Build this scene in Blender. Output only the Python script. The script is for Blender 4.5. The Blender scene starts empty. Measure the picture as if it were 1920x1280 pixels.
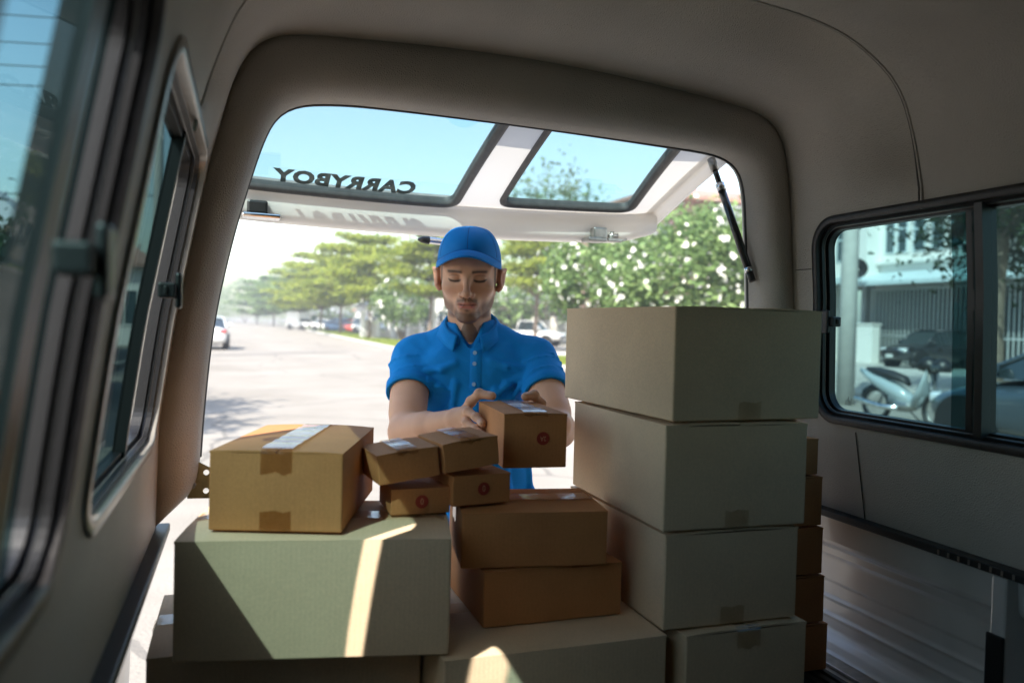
import bpy, bmesh, math, random
import numpy as np
from mathutils import Vector, Matrix
from mathutils.geometry import delaunay_2d_cdt

# ------------------------------------------------------------------ camera, light, exposure
scn = bpy.context.scene
COL = scn.collection
R = math.radians
YAW, PITCH, ROLL = R(18.5), R(1.27), R(1.5)
EYE = Vector((0, 0, 1.5))
cam_d = bpy.data.cameras.new('camera')
cam = bpy.data.objects.new('camera', cam_d); COL.objects.link(cam)
cam_d.sensor_width = 36; cam_d.lens = 36 * 1500 / 1920
cam_d.clip_start = 0.01; cam_d.clip_end = 2000
cam_d.dof.use_dof = True; cam_d.dof.focus_distance = 1.85; cam_d.dof.aperture_fstop = 2.9
m = (Matrix.Rotation(-YAW, 4, 'Z') @ Matrix.Rotation(R(90) - PITCH, 4, 'X') @ Matrix.Rotation(ROLL, 4, 'Z'))
cam.matrix_world = Matrix.Translation(EYE) @ m
scn.camera = cam

SUN = Vector((1.0, 1.0, -1.55)).normalized()          # direction the light travels
w = bpy.data.worlds.new('World'); scn.world = w; w.use_nodes = True
nt = w.node_tree; nt.nodes.clear()
sky = nt.nodes.new('ShaderNodeTexSky'); sky.sky_type = 'NISHITA'; sky.sun_disc = False
sky.sun_elevation = math.asin(-SUN.z); sky.sun_rotation = math.atan2(-SUN.x, -SUN.y)
sky.air_density = 1.3; sky.dust_density = 1.5; sky.ozone_density = 1.0
bg = nt.nodes.new('ShaderNodeBackground'); bg.inputs[1].default_value = 0.11
wo = nt.nodes.new('ShaderNodeOutputWorld')
nt.links.new(sky.outputs[0], bg.inputs[0]); nt.links.new(bg.outputs[0], wo.inputs[0])
sl = bpy.data.lights.new('sun', 'SUN'); sl.energy = 2.8; sl.angle = R(0.5); sl.color = (1.0, 0.95, 0.86)
so = bpy.data.objects.new('sun', sl); COL.objects.link(so)
so.rotation_euler = SUN.to_track_quat('-Z', 'Y').to_euler(); so.location = (-20, -20, 40)
vs = scn.view_settings
scn.display_settings.display_device = 'sRGB'
vs.view_transform = 'Standard'; vs.look = 'None'; vs.gamma = 1; vs.use_curve_mapping = False
vs.exposure = 2.0
scn.render.engine = 'CYCLES'
cy = scn.cycles
cy.max_bounces = 12; cy.diffuse_bounces = 8; cy.glossy_bounces = 4; cy.transmission_bounces = 8
cy.transparent_max_bounces = 24; cy.caustics_reflective = False; cy.caustics_refractive = False
cy.use_denoising = True; cy.sample_clamp_indirect = 8; cy.use_adaptive_sampling = False
rnd = random.Random(7)
nrg = np.random.default_rng(11)

# ------------------------------------------------------------------ materials
def new_mat(name):
    m = bpy.data.materials.new(name); m.use_nodes = True
    n = m.node_tree; b = n.nodes['Principled BSDF']
    return m, n, b
def N(n, t, **k):
    x = n.nodes.new(t)
    for a, v in k.items(): setattr(x, a, v)
    return x
def pmat(name, col, rough=0.6, metal=0.0, spec=0.5, var=0.0, vscale=5.0, bump=0.0, bscale=200.0, bdist=0.002, var2=None,
         coat=0.0, stretch=None, detail=4, btype='noise'):
    m, n, b = new_mat(name)
    b.inputs['Roughness'].default_value = rough; b.inputs['Metallic'].default_value = metal
    b.inputs['Specular IOR Level'].default_value = spec; b.inputs['Coat Weight'].default_value = coat
    b.inputs['Coat Roughness'].default_value = 0.05
    tc = N(n, 'ShaderNodeTexCoord'); src = tc.outputs['Object']
    if stretch:
        mp = N(n, 'ShaderNodeMapping'); mp.inputs['Scale'].default_value = stretch
        n.links.new(src, mp.inputs[0]); src = mp.outputs[0]
    if var > 0:
        tx = N(n, 'ShaderNodeTexNoise'); tx.inputs['Scale'].default_value = vscale; tx.inputs['Detail'].default_value = detail
        n.links.new(src, tx.inputs['Vector'])
        mr = N(n, 'ShaderNodeMapRange'); mr.inputs['From Min'].default_value = .3; mr.inputs['From Max'].default_value = .7
        n.links.new(tx.outputs[0], mr.inputs[0])
        mx = N(n, 'ShaderNodeMix', data_type='RGBA')
        c2 = var2 or tuple(c * (1 - var) for c in col)
        mx.inputs['A'].default_value = (*col, 1); mx.inputs['B'].default_value = (*c2, 1)
        n.links.new(mr.outputs[0], mx.inputs['Factor']); n.links.new(mx.outputs['Result'], b.inputs['Base Color'])
    else:
        b.inputs['Base Color'].default_value = (*col, 1)
    if bump > 0:
        if btype == 'voronoi':
            t2 = N(n, 'ShaderNodeTexVoronoi', feature='DISTANCE_TO_EDGE'); t2.inputs['Scale'].default_value = bscale
        else:
            t2 = N(n, 'ShaderNodeTexNoise'); t2.inputs['Scale'].default_value = bscale; t2.inputs['Detail'].default_value = 3
        n.links.new(src, t2.inputs['Vector'])
        bp = N(n, 'ShaderNodeBump'); bp.inputs['Strength'].default_value = bump; bp.inputs['Distance'].default_value = bdist
        n.links.new(t2.outputs[0], bp.inputs['Height']); n.links.new(bp.outputs[0], b.inputs['Normal'])
    return m
def schlick(n, f0):
    lw = N(n, 'ShaderNodeLayerWeight'); lw.inputs[0].default_value = .5
    pw = N(n, 'ShaderNodeMath', operation='POWER'); pw.inputs[1].default_value = 5
    ma = N(n, 'ShaderNodeMath', operation='MULTIPLY_ADD'); ma.inputs[1].default_value = 1 - f0; ma.inputs[2].default_value = f0
    n.links.new(lw.outputs['Facing'], pw.inputs[0]); n.links.new(pw.outputs[0], ma.inputs[0]); return ma
def glass_mat(name, tint, refl=1.0, rough=0.0):
    m = bpy.data.materials.new(name); m.use_nodes = True; n = m.node_tree; n.nodes.clear()
    tr = N(n, 'ShaderNodeBsdfTransparent'); tr.inputs[0].default_value = (*tint, 1)
    gl = N(n, 'ShaderNodeBsdfGlossy'); gl.inputs['Roughness'].default_value = rough; gl.inputs[0].default_value = (refl, refl, refl, 1)
    fr = schlick(n, .045)
    mx = N(n, 'ShaderNodeMixShader'); o = N(n, 'ShaderNodeOutputMaterial')
    n.links.new(fr.outputs[0], mx.inputs[0]); n.links.new(tr.outputs[0], mx.inputs[1]); n.links.new(gl.outputs[0], mx.inputs[2])
    n.links.new(mx.outputs[0], o.inputs[0]); return m

MT = {}
MT['vinyl'] = pmat('headliner_vinyl', (.475, .44, .39), .52, spec=.35, var=.16, vscale=5, detail=8, bump=.9, bscale=230, bdist=.0022, btype='voronoi')
MT['rubber'] = pmat('black_rubber', (.018, .019, .02), .45, var=.3, vscale=40, bump=.15, bscale=300)
MT['trim'] = pmat('dark_trim_tape', (.035, .032, .032), .38, var=.4, vscale=60, bump=.8, bscale=500, bdist=.001)
MT['alu'] = pmat('window_channel', (.34, .32, .29), .28, metal=.2, var=.25, vscale=30)
MT['black'] = pmat('black_plastic', (.012, .012, .013), .4, bump=.1, bscale=300)
MT['glass_side'] = glass_mat('tinted_side_glass', (.14, .222, .222), .2)
MT['glass_near'] = glass_mat('tinted_front_glass', (.23, .38, .39), .15)
MT['glass_gate'] = glass_mat('tinted_gate_glass', (.40, .53, .545), .9)
MT['gelcoat'] = pmat('white_gelcoat', (.83, .80, .76), .28, spec=.5, var=.05, vscale=4, coat=.3)
MT['whitepaint'] = pmat('white_bed_paint', (.66, .64, .61), .3, spec=.5, var=.14, vscale=9, coat=.4, bump=.12, bscale=14, bdist=.004)
MT['bedmat'] = pmat('ribbed_mat', (.045, .05, .055), .6, var=.3, vscale=20)
MT['chrome'] = pmat('chrome', (.75, .75, .76), .12, metal=1.0)
MT['steel'] = pmat('steel', (.45, .44, .42), .35, metal=.9, var=.3, vscale=60)
MT['brass'] = pmat('zinc_plate', (.42, .36, .20), .35, metal=.85, var=.4, vscale=50)
MT['thread'] = pmat('thread', (.06, .055, .05), .8)
MT['sticker'] = pmat('grey_lettering', (.06, .10, .10), .5)
MT['strut'] = pmat('strut_tube', (.02, .022, .025), .25, coat=.5)

def carton_mat(name, col, dark):
    m, n, b = new_mat(name); b.inputs['Roughness'].default_value = .72; b.inputs['Specular IOR Level'].default_value = .25
    tc = N(n, 'ShaderNodeTexCoord'); oi = N(n, 'ShaderNodeObjectInfo')
    add = N(n, 'ShaderNodeVectorMath', operation='ADD')
    ml = N(n, 'ShaderNodeVectorMath', operation='SCALE'); ml.inputs['Scale'].default_value = 1.0
    cmb = N(n, 'ShaderNodeCombineXYZ'); n.links.new(oi.outputs['Random'], cmb.inputs[0]); n.links.new(oi.outputs['Random'], cmb.inputs[2])
    ml.inputs['Scale'].default_value = 17.0
    n.links.new(cmb.outputs[0], ml.inputs[0]); n.links.new(tc.outputs['Object'], add.inputs[0]); n.links.new(ml.outputs[0], add.inputs[1])
    t1 = N(n, 'ShaderNodeTexNoise'); t1.inputs['Scale'].default_value = 9; t1.inputs['Detail'].default_value = 5
    n.links.new(add.outputs[0], t1.inputs['Vector'])
    # corrugation: faint vertical ribs read through the liner
    wv = N(n, 'ShaderNodeTexWave', wave_type='BANDS', bands_direction='X'); wv.inputs['Scale'].default_value = 42
    wv.inputs['Distortion'].default_value = .4; wv.inputs['Detail'].default_value = 1
    n.links.new(tc.outputs['Object'], wv.inputs['Vector'])
    t3 = N(n, 'ShaderNodeTexNoise'); t3.inputs['Scale'].default_value = 260; t3.inputs['Detail'].default_value = 2
    n.links.new(add.outputs[0], t3.inputs['Vector'])
    mx = N(n, 'ShaderNodeMix', data_type='RGBA'); mx.inputs['A'].default_value = (*col, 1); mx.inputs['B'].default_value = (*dark, 1)
    mr = N(n, 'ShaderNodeMapRange'); mr.inputs['From Min'].default_value = .35; mr.inputs['From Max'].default_value = .75
    n.links.new(t1.outputs[0], mr.inputs[0]); n.links.new(mr.outputs[0], mx.inputs['Factor'])
    mx2 = N(n, 'ShaderNodeMix', data_type='RGBA', blend_type='MULTIPLY'); mx2.inputs['Factor'].default_value = .25
    n.links.new(mx.outputs['Result'], mx2.inputs['A']); n.links.new(t3.outputs[0], mx2.inputs['B'])
    n.links.new(mx2.outputs['Result'], b.inputs['Base Color'])
    bp = N(n, 'ShaderNodeBump'); bp.inputs['Strength'].default_value = .10; bp.inputs['Distance'].default_value = .001
    n.links.new(wv.outputs[0], bp.inputs['Height'])
    bp2 = N(n, 'ShaderNodeBump'); bp2.inputs['Strength'].default_value = .25; bp2.inputs['Distance'].default_value = .004
    n.links.new(t1.outputs[0], bp2.inputs['Height']); n.links.new(bp.outputs[0], bp2.inputs['Normal'])
    n.links.new(bp2.outputs[0], b.inputs['Normal'])
    return m
MT['kraft'] = carton_mat('kraft_card', (.60, .275, .105), (.50, .22, .085))
MT['pale'] = carton_mat('pale_card', (.84, .65, .44), (.76, .58, .39))
def tape_mat(name, tint, fac=.35):
    m = bpy.data.materials.new(name); m.use_nodes = True; n = m.node_tree; n.nodes.clear()
    tr = N(n, 'ShaderNodeBsdfTransparent'); tr.inputs[0].default_value = (*tint, 1)
    gl = N(n, 'ShaderNodeBsdfGlossy'); gl.inputs['Roughness'].default_value = .16
    fr = schlick(n, .07)
    tc = N(n, 'ShaderNodeTexCoord'); tx = N(n, 'ShaderNodeTexNoise'); tx.inputs['Scale'].default_value = 60; tx.inputs['Detail'].default_value = 3
    n.links.new(tc.outputs['Object'], tx.inputs['Vector'])
    bp = N(n, 'ShaderNodeBump'); bp.inputs['Strength'].default_value = .5; bp.inputs['Distance'].default_value = .002
    n.links.new(tx.outputs[0], bp.inputs['Height']); n.links.new(bp.outputs[0], gl.inputs['Normal'])
    mx = N(n, 'ShaderNodeMixShader'); o = N(n, 'ShaderNodeOutputMaterial')
    n.links.new(fr.outputs[0], mx.inputs[0]); n.links.new(tr.outputs[0], mx.inputs[1]); n.links.new(gl.outputs[0], mx.inputs[2])
    n.links.new(mx.outputs[0], o.inputs[0]); return m
MT['tape'] = tape_mat('clear_tape', (.80, .70, .58))
MT['tape_p'] = tape_mat('clear_tape_on_pale_card', (.90, .85, .78))
MT['red'] = pmat('red_print', (.30, .03, .018), .7)
MT['redlight'] = pmat('pale_print', (.55, .25, .14), .7)

# ------------------------------------------------------------------ mesh helpers
def mesh_ob(name, verts, faces, mat, parent=None, smooth=False, mats=None, fm=None):
    me = bpy.data.meshes.new(name)
    me.from_pydata([tuple(v) for v in verts], [], [tuple(f) for f in faces]); me.update()
    ob = bpy.data.objects.new(name, me); COL.objects.link(ob)
    for mm in (mats or [mat]): me.materials.append(mm)
    if fm is not None: me.polygons.foreach_set('material_index', list(fm))
    if smooth: me.polygons.foreach_set('use_smooth', [True] * len(me.polygons))
    if parent: ob.parent = parent
    return ob
def bm_ob(name, bm, mat, parent=None, smooth=False, mats=None):
    me = bpy.data.meshes.new(name); bm.to_mesh(me); bm.free()
    ob = bpy.data.objects.new(name, me); COL.objects.link(ob)
    for mm in (mats or [mat]): me.materials.append(mm)
    if smooth: me.polygons.foreach_set('use_smooth', [True] * len(me.polygons))
    if parent: ob.parent = parent
    return ob
def empty(name, label, cat, loc=(0, 0, 0), rz=0, group=None):
    o = bpy.data.objects.new(name, None); COL.objects.link(o); o.empty_display_size = .1
    o.location = loc; o.rotation_euler = (0, 0, rz); o['label'] = label; o['category'] = cat
    if group: o['group'] = group
    return o
def tag(o, label=None, cat=None, group=None, kind=None):
    if label: o['label'] = label
    if cat: o['category'] = cat
    if group: o['group'] = group
    if kind: o['kind'] = kind
    return o
def add_box(bm, lo, hi, bev=0.0, M=None, mi=0):
    x0, y0, z0 = lo; x1, y1, z1 = hi
    vs_ = [bm.verts.new(p) for p in ((x0,y0,z0),(x1,y0,z0),(x1,y1,z0),(x0,y1,z0),(x0,y0,z1),(x1,y0,z1),(x1,y1,z1),(x0,y1,z1))]
    fs = [bm.faces.new([vs_[i] for i in f]) for f in ((0,3,2,1),(4,5,6,7),(0,1,5,4),(1,2,6,5),(2,3,7,6),(3,0,4,7))]
    for f in fs: f.material_index = mi
    if bev > 0:
        es = list({e for f in fs for e in f.edges})
        r = bmesh.ops.bevel(bm, geom=es, offset=bev, segments=2, affect='EDGES', profile=.5)
        vs_ = list({v for f in r['faces'] for v in f.verts} | {v for v in vs_ if v.is_valid})
    if M is not None: bmesh.ops.transform(bm, matrix=M, verts=[v for v in vs_ if v.is_valid])
    return vs_
def box_ob(name, lo, hi, mat, parent=None, bev=0.0):
    bm = bmesh.new(); add_box(bm, lo, hi, bev); return bm_ob(name, bm, mat, parent)
def add_tube(bm, pts, rad, seg=10, caps=True, closed=False, flat=1.0):
    pts = [Vector(p) for p in pts]; n = len(pts); rings = []
    rads = rad if hasattr(rad, '__len__') else [rad] * n
    up = Vector((0, 0, 1)); prev = None
    for i, p in enumerate(pts):
        a = pts[(i - 1) % n] if (closed or i > 0) else p
        b = pts[(i + 1) % n] if (closed or i < n - 1) else p
        t = (b - a).normalized()
        if prev is None:
            x = t.cross(up); x = x if x.length > .1 else t.cross(Vector((1, 0, 0)))
        else: x = prev - t * prev.dot(t)
        x.normalize(); prev = x; y = t.cross(x)
        rings.append([bm.verts.new(p + (x * math.cos(k * 2 * math.pi / seg) + y * flat * math.sin(k * 2 * math.pi / seg)) * rads[i]) for k in range(seg)])
    for i in range(n if closed else n - 1):
        A, B = rings[i], rings[(i + 1) % n]
        for k in range(seg):
            f = bm.faces.new((A[k], A[(k + 1) % seg], B[(k + 1) % seg], B[k])); f.smooth = True
    if caps and not closed:
        bm.faces.new(rings[0][::-1]); bm.faces.new(rings[-1])
    return rings
def tube_ob(name, pts, rad, mat, parent=None, seg=10, closed=False):
    bm = bmesh.new(); add_tube(bm, pts, rad, seg, closed=closed)
    bmesh.ops.recalc_face_normals(bm, faces=bm.faces)
    return bm_ob(name, bm, mat, parent)
def rrect(a0, b0, a1, b1, r, n=8):
    """rounded rectangle outline, counter-clockwise in (a, b), with outward normals"""
    pts, nor = [], []
    for cx, cy_, s in ((a1 - r, b0 + r, -90), (a1 - r, b1 - r, 0), (a0 + r, b1 - r, 90), (a0 + r, b0 + r, 180)):
        for k in range(n + 1):
            t = R(s + 90 * k / n); pts.append((cx + r * math.cos(t), cy_ + r * math.sin(t))); nor.append((math.cos(t), math.sin(t)))
    out, on = [], []
    L = len(pts)
    for i in range(L):                       # fill the straight runs
        p, q = pts[i], pts[(i + 1) % L]; out.append(p); on.append(nor[i])
        d = math.dist(p, q); k = int(d / .05)
        for j in range(1, k):
            t = j / k; out.append((p[0] + (q[0] - p[0]) * t, p[1] + (q[1] - p[1]) * t)); on.append(nor[i])
    return out, on
def cdt_sheet(outline, holes, spacing):
    """triangulate a 2-D region with holes and inner grid points -> verts2d, faces"""
    def inside(p, poly):
        x, y = p; c = False; j = len(poly) - 1
        for i in range(len(poly)):
            xi, yi = poly[i]; xj, yj = poly[j]
            if (yi > y) != (yj > y) and x < (xj - xi) * (y - yi) / (yj - yi) + xi: c = not c
            j = i
        return c
    V = [Vector(p) for p in outline]; E = [(i, (i + 1) % len(outline)) for i in range(len(outline))]
    for h in holes:
        b = len(V); V += [Vector(p) for p in h]; E += [(b + i, b + (i + 1) % len(h)) for i in range(len(h))]
    xs = [p[0] for p in outline]; ys = [p[1] for p in outline]
    arr = np.array([tuple(v) for v in V])
    nx = int((max(xs) - min(xs)) / spacing); ny = int((max(ys) - min(ys)) / spacing)
    for i in range(1, nx):
        for j in range(1, ny):
            p = (min(xs) + (max(xs) - min(xs)) * i / nx, min(ys) + (max(ys) - min(ys)) * j / ny)
            if np.min((arr[:, 0] - p[0]) ** 2 + (arr[:, 1] - p[1]) ** 2) < (spacing * .45) ** 2: continue
            if inside(p, outline) and not any(inside(p, h) for h in holes): V.append(Vector(p))
    ov, oe, of, _, _, _ = delaunay_2d_cdt(V, E, [], 1, 1e-6)
    F = []
    for f in of:
        c = sum((ov[i] for i in f), Vector((0, 0))) / len(f)
        if inside(c, outline) and not any(inside(c, h) for h in holes): F.append(tuple(f))
    return ov, F
def ring_mesh(loop, nor, prof, mapf):
    """sweep profile [(offset, depth)] round a closed 2-D loop; mapf(a, b, depth)->xyz"""
    vs_, fs = [], []; n = len(loop); k = len(prof)
    for (p, q) in zip(loop, nor):
        for off, dep in prof: vs_.append(mapf(p[0] + q[0] * off, p[1] + q[1] * off, dep))
    for i in range(n):
        j = (i + 1) % n
        for a in range(k - 1): fs.append((i * k + a, j * k + a, j * k + a + 1, i * k + a + 1))
    return vs_, fs
def text_mesh(name, body, size, mat, parent, M, bold=0.0, extrude=.0004, sx=1.0):
    cu = bpy.data.curves.new(name, 'FONT'); cu.body = body; cu.size = size; cu.align_x = 'CENTER'; cu.align_y = 'CENTER'
    cu.offset = bold; cu.space_character = 1.0 + bold * 25; cu.extrude = extrude; cu.resolution_u = 3
    o = bpy.data.objects.new(name, cu); COL.objects.link(o)
    dg = bpy.context.evaluated_depsgraph_get(); me = bpy.data.meshes.new_from_object(o.evaluated_get(dg))
    bpy.data.objects.remove(o); bpy.data.curves.remove(cu)
    me.transform(M @ Matrix.Diagonal((sx, 1, 1, 1))); me.materials.clear(); me.materials.append(mat)
    ob = bpy.data.objects.new(name, me); COL.objects.link(ob); ob.parent = parent
    return ob
# ------------------------------------------------------------------ the pickup truck: bed, canopy, lifted gate
truck = empty('pickup_truck', 'white pickup truck with padded hardtop canopy, seen from inside its loaded bed', 'pickup truck')
ZB, ZW = 1.10, 1.78                      # canopy foot, top of the side wall panels
YC, YR, YF = 1.22, 1.62, -0.45           # crease, rear surround, front wall
def XL(z): return float(np.interp(z, [1.10, 1.30, 1.49, 1.69, 1.80], [-.150, -.147, -.122, -.086, -.066]))
def XR(z): return float(np.interp(z, [1.10, 1.30, 1.58, 1.78, 1.80], [1.262, 1.258, 1.250, 1.234, 1.231]))
def resample(P, n):
    P = np.array(P, float); d = np.r_[0, np.cumsum(np.hypot(*np.diff(P, axis=0).T))]
    t = np.linspace(0, d[-1], n); return np.c_[np.interp(t, d, P[:, 0]), np.interp(t, d, P[:, 1])]
def smoothpoly(P, it=3):
    P = np.array(P, float)
    for _ in range(it):
        Q = [P[0]]
        for a, b in zip(P[:-1], P[1:]): Q += [a * .75 + b * .25, a * .25 + b * .75]
        Q.append(P[-1]); P = np.array(Q)
    return P
archR = [(XL(1.78), 1.78), (-.050, 1.86), (-.030, 1.945), (.005, 2.015), (.06, 2.046), (.20, 2.055), (.455, 2.063), (.70, 2.057),
         (.95, 2.035), (1.11, 2.016), (1.175, 1.992), (1.208, 1.945), (1.224, 1.87), (XR(1.78), 1.78)]
archF = [(XL(1.78), 1.78), (-.045, 1.868), (-.007, 1.963), (.057, 2.016), (.157, 2.060), (.34, 2.084), (.585, 2.092), (.828, 2.084),
         (1.013, 2.062), (1.113, 2.016), (1.177, 1.963), (1.214, 1.868), (XR(1.78), 1.78)]
NA = 72
aR = resample(smoothpoly(archR), NA); aF = resample(smoothpoly(archF), NA)
cen = np.array([.57, 1.7])
def out(P, d):                           # push outward, fading to nothing at the side panels
    v = P - cen; L = np.linalg.norm(v, axis=1)[:, None]
    f = np.clip((P[:, 1] - 1.78) / .12, 0, 1)[:, None]; f = f * f * (3 - 2 * f)
    return P + v / L * d * f
def arch_at(y, zone):
    if zone == 'front': return out(aF, 0)
    t = (y - YC) / (YR - YC)
    base = aF * (1 - t) + aR * t
    bulge = .078 * math.exp(-(t / .42) ** 1.7) - .012 * math.sin(math.pi * t)
    return out(base, bulge)
ysF = list(np.linspace(YF, YC, 42)); ysR = list(np.linspace(YC, YR, 22))
bm = bmesh.new()
for zone, ys in (('front', ysF), ('rear', ysR)):
    rows = [[bm.verts.new((p[0], y, p[1])) for p in arch_at(y, zone)] for y in ys]
    for A, B in zip(rows[:-1], rows[1:]):
        for k in range(NA - 1): bm.faces.new((A[k], A[k + 1], B[k + 1], B[k]))
WIN = {'L': [((.868, 1.285), (1.515, 1.775)), ((.33, 1.285), (.752, 1.775))], 'R': [((.80, 1.312), (1.522, 1.742))]}  # near ends walled up out of view to cut front light
ysAll = ysF + ysR[1:]
for side, XF in (('L', XL), ('R', XR)):
    outl = [(y, ZW) for y in ysAll[::-1]] + [(YF, z) for z in np.linspace(ZW, ZB, 14)[1:-1]] + [(y, ZB) for y in ysAll] + [(YR, z) for z in np.linspace(ZB, ZW, 14)[1:-1]]
    holes = [rrect(a[0], a[1], b[0], b[1], .055)[0] for a, b in WIN[side]]
    V, F = cdt_sheet(outl, holes, .03)
    vv = [bm.verts.new((XF(p.y), p.x, p.y)) for p in V]
    for f in F: bm.faces.new([vv[i] for i in f])
bmesh.ops.remove_doubles(bm, verts=bm.verts, dist=2e-4)
bmesh.ops.recalc_face_normals(bm, faces=bm.faces)
headliner = bm_ob('headliner', bm, MT['vinyl'], truck, smooth=True)
# front end wall of the canopy with the cab window behind the camera
bm = bmesh.new()
P = [(XL(z), YF, z) for z in np.linspace(ZB, 1.77, 8)] + [(p[0], YF, p[1]) for p in aF] + [(XR(z), YF, z) for z in np.linspace(1.77, ZB, 8)]
bm.faces.new([bm.verts.new(p) for p in P])
bm_ob('front_panel', bm, MT['black'], truck)  # unseen wall and window made black to cut bounced light
box_ob('cab_window', (.15, YF + .002, 1.25), (1.0, YF + .012, 1.75), MT['black'], truck)

# padded rear surround
outer = [(-.156, ZB)] + [(XL(z), z) for z in np.linspace(1.16, 1.76, 12)] + [tuple(p) for p in aR] + [(XR(z), z) for z in np.linspace(1.76, 1.10, 14)]
inner = [(-.120, 1.130), (-.092, 1.150), (-.078, 1.183), (-.076, 1.22), (-.072, 1.31), (-.057, 1.492), (-.024, 1.656), (.004, 1.759), (.026, 1.835), (.050, 1.888), (.092, 1.916),
         (.16, 1.925), (.236, 1.928), (.459, 1.925), (.702, 1.919), (.90, 1.912), (1.01, 1.908), (1.068, 1.896), (1.103, 1.866), (1.117, 1.81), (1.122, 1.74), (1.136, 1.561), (1.142, 1.30), (1.144, 1.10)]
NS = 150
inner = [(x * 1.040, 1.5 + (z - 1.5) * (1.040 if z > 1.5 else 1.0)) for x, z in inner]
o2 = resample(outer, NS); i2 = resample(smoothpoly(inner, 3), NS)
# rematch by angle so the quads do not shear
prof = [(0.0, 0.0), (.06, -.005), (.2, -.012), (.4, -.016), (.6, -.014), (.76, -.006), (.88, .008), (.96, .026), (1.0, .050), (1.0, .085)]
o2 = o2 + (o2 - np.array([.57, 1.55])) / np.linalg.norm(o2 - np.array([.57, 1.55]), axis=1)[:, None] * .010
vs_, fs = [], []
for k in range(NS):
    for (t, dy) in prof:
        p = o2[k] * (1 - t) + i2[k] * t
        wr = .0022 * math.sin(k * 1.9) * t * (1 - t) * 4 if k < 12 else 0
        vs_.append((p[0], YR + dy + wr, p[1]))
K = len(prof)
for k in range(NS - 1):
    for a in range(K - 1): fs.append((k * K + a, (k + 1) * K + a, (k + 1) * K + a + 1, k * K + a + 1))
mesh_ob('rear_surround', vs_, fs, MT['vinyl'], truck, smooth=True)
c3 = np.array([.55, 1.55])
def scl(P, d):
    v = P - c3; return P + v / np.linalg.norm(v, axis=1)[:, None] * d
sealp = scl(i2, .004)[6:]
tube_ob('door_seal', [(p[0], 1.697, p[1]) for p in sealp], .0065, MT['rubber'], truck, 8)
lip = scl(i2, .016)[4:]
tube_ob('opening_lip', [(p[0], 1.718, p[1]) for p in lip], .008, MT['gelcoat'], truck, 8)

# thin sewn seams of the vinyl
def seam(name, pts): tube_ob(name, pts, .0011, MT['thread'], truck, 5)
seam('stitched_seam', [(XR(z) - .0006, 1.405 - (1.31 - z) * .18, z) for z in np.linspace(1.285, 1.10, 9)])
seam('stitched_seam', [(XR(1.645) - .0006, y, 1.645) for y in np.linspace(1.545, 1.60, 6)])
seam('stitched_seam', [(XL(1.645) + .0006, y, 1.645) for y in np.linspace(1.545, 1.60, 6)])

# piped welt where the front headliner panel overlaps the rear one
_wp = out(aF, .001)
_lo = [(XL(z) + .001, z) for z in (1.760, 1.770)], [(XR(z) - .001, z) for z in (1.775, 1.765, 1.752, 1.742)]
_wp = _lo[0] + [tuple(p) for p in _wp] + _lo[1]
tube_ob('piped_welt', [(float(p[0]), YC + .001, float(p[1])) for p in _wp], .0030, MT['vinyl'], truck, 8)
tube_ob('piped_welt_shadow_gap', [(float(p[0]), YC + .0075, float(p[1])) for p in _lo[0] + [tuple(q) for q in out(aF, .004)] + _lo[1]], .0022, MT['thread'], truck, 6).name = 'welt_shade_line'  # dark tube drawn in for the shade behind the welt
# side windows
def side_window(side, a, b, divs, open_gaps, trim, gl='glass_side'):
    XF = XL if side == 'L' else XR; s = -1 if side == 'L' else 1
    mp = lambda y, z, d: (XF(z) + s * d, y, z)
    loop, nor = rrect(a[0], a[1], b[0], b[1], .055, 8)
    W = mesh_ob('side_window', *ring_mesh(loop, nor, [(.017, -.0005), (.016, -.004), (.001, -.005), (0, -.003), (0, .040)], mp), MT[trim], truck, smooth=True)
    v, f = ring_mesh(loop, nor, [(-.0005, .008), (-.007, .006), (-.008, .014), (-.004, .014), (-.004, .020), (-.013, .020), (-.014, .036), (-.0005, .037)], mp)
    mesh_ob('window_frame', v, f, MT['black'], W, smooth=False)
    v, f = ring_mesh(loop, nor, [(-.0045, .0135), (-.0065, .0120), (-.0085, .0135)], mp)
    mesh_ob('bright_strip', v, f, MT['alu'], W)
    # panes between the dividers; an open gap has none
    ins = .008
    for (y0, y1, dep) in open_gaps:
        y0 = max(y0, a[0] + ins); y1 = min(y1, b[0] - ins)
        r = .048
        P = []
        for (py, pz) in rrect(a[0] + ins, a[1] + ins, b[0] - ins, b[1] - ins, r)[0]: P.append((min(max(py, y0), y1), pz))
        Q = [P[0]]
        for p in P[1:]:
            if math.dist(p, Q[-1]) > 1e-5: Q.append(p)
        if math.dist(Q[0], Q[-1]) < 1e-5: Q.pop()
        zs = sorted({round(p[1], 4) for p in Q})
        V, F = cdt_sheet(Q, [], .06)
        mesh_ob('pane', [mp(p.x, p.y, dep) for p in V], F, MT[gl], W, smooth=True)
    for (y0, y1, d0, d1) in divs:
        bmx = bmesh.new()
        zs = np.linspace(a[1] + .004, b[1] - .004, 12); rr = []
        for z in zs:
            x = XF(z); rr.append([bmx.verts.new((x + s * d, y, z)) for (y, d) in ((y0, d0), (y1, d0), (y1, d1), (y0, d1))])
        for A, B in zip(rr[:-1], rr[1:]):
            for k in range(4): bmx.faces.new((A[k], A[(k + 1) % 4], B[(k + 1) % 4], B[k]))
        bmesh.ops.recalc_face_normals(bmx, faces=bmx.faces)
        bm_ob('divider_bar', bmx, MT['black'], W)
    return W
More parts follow.
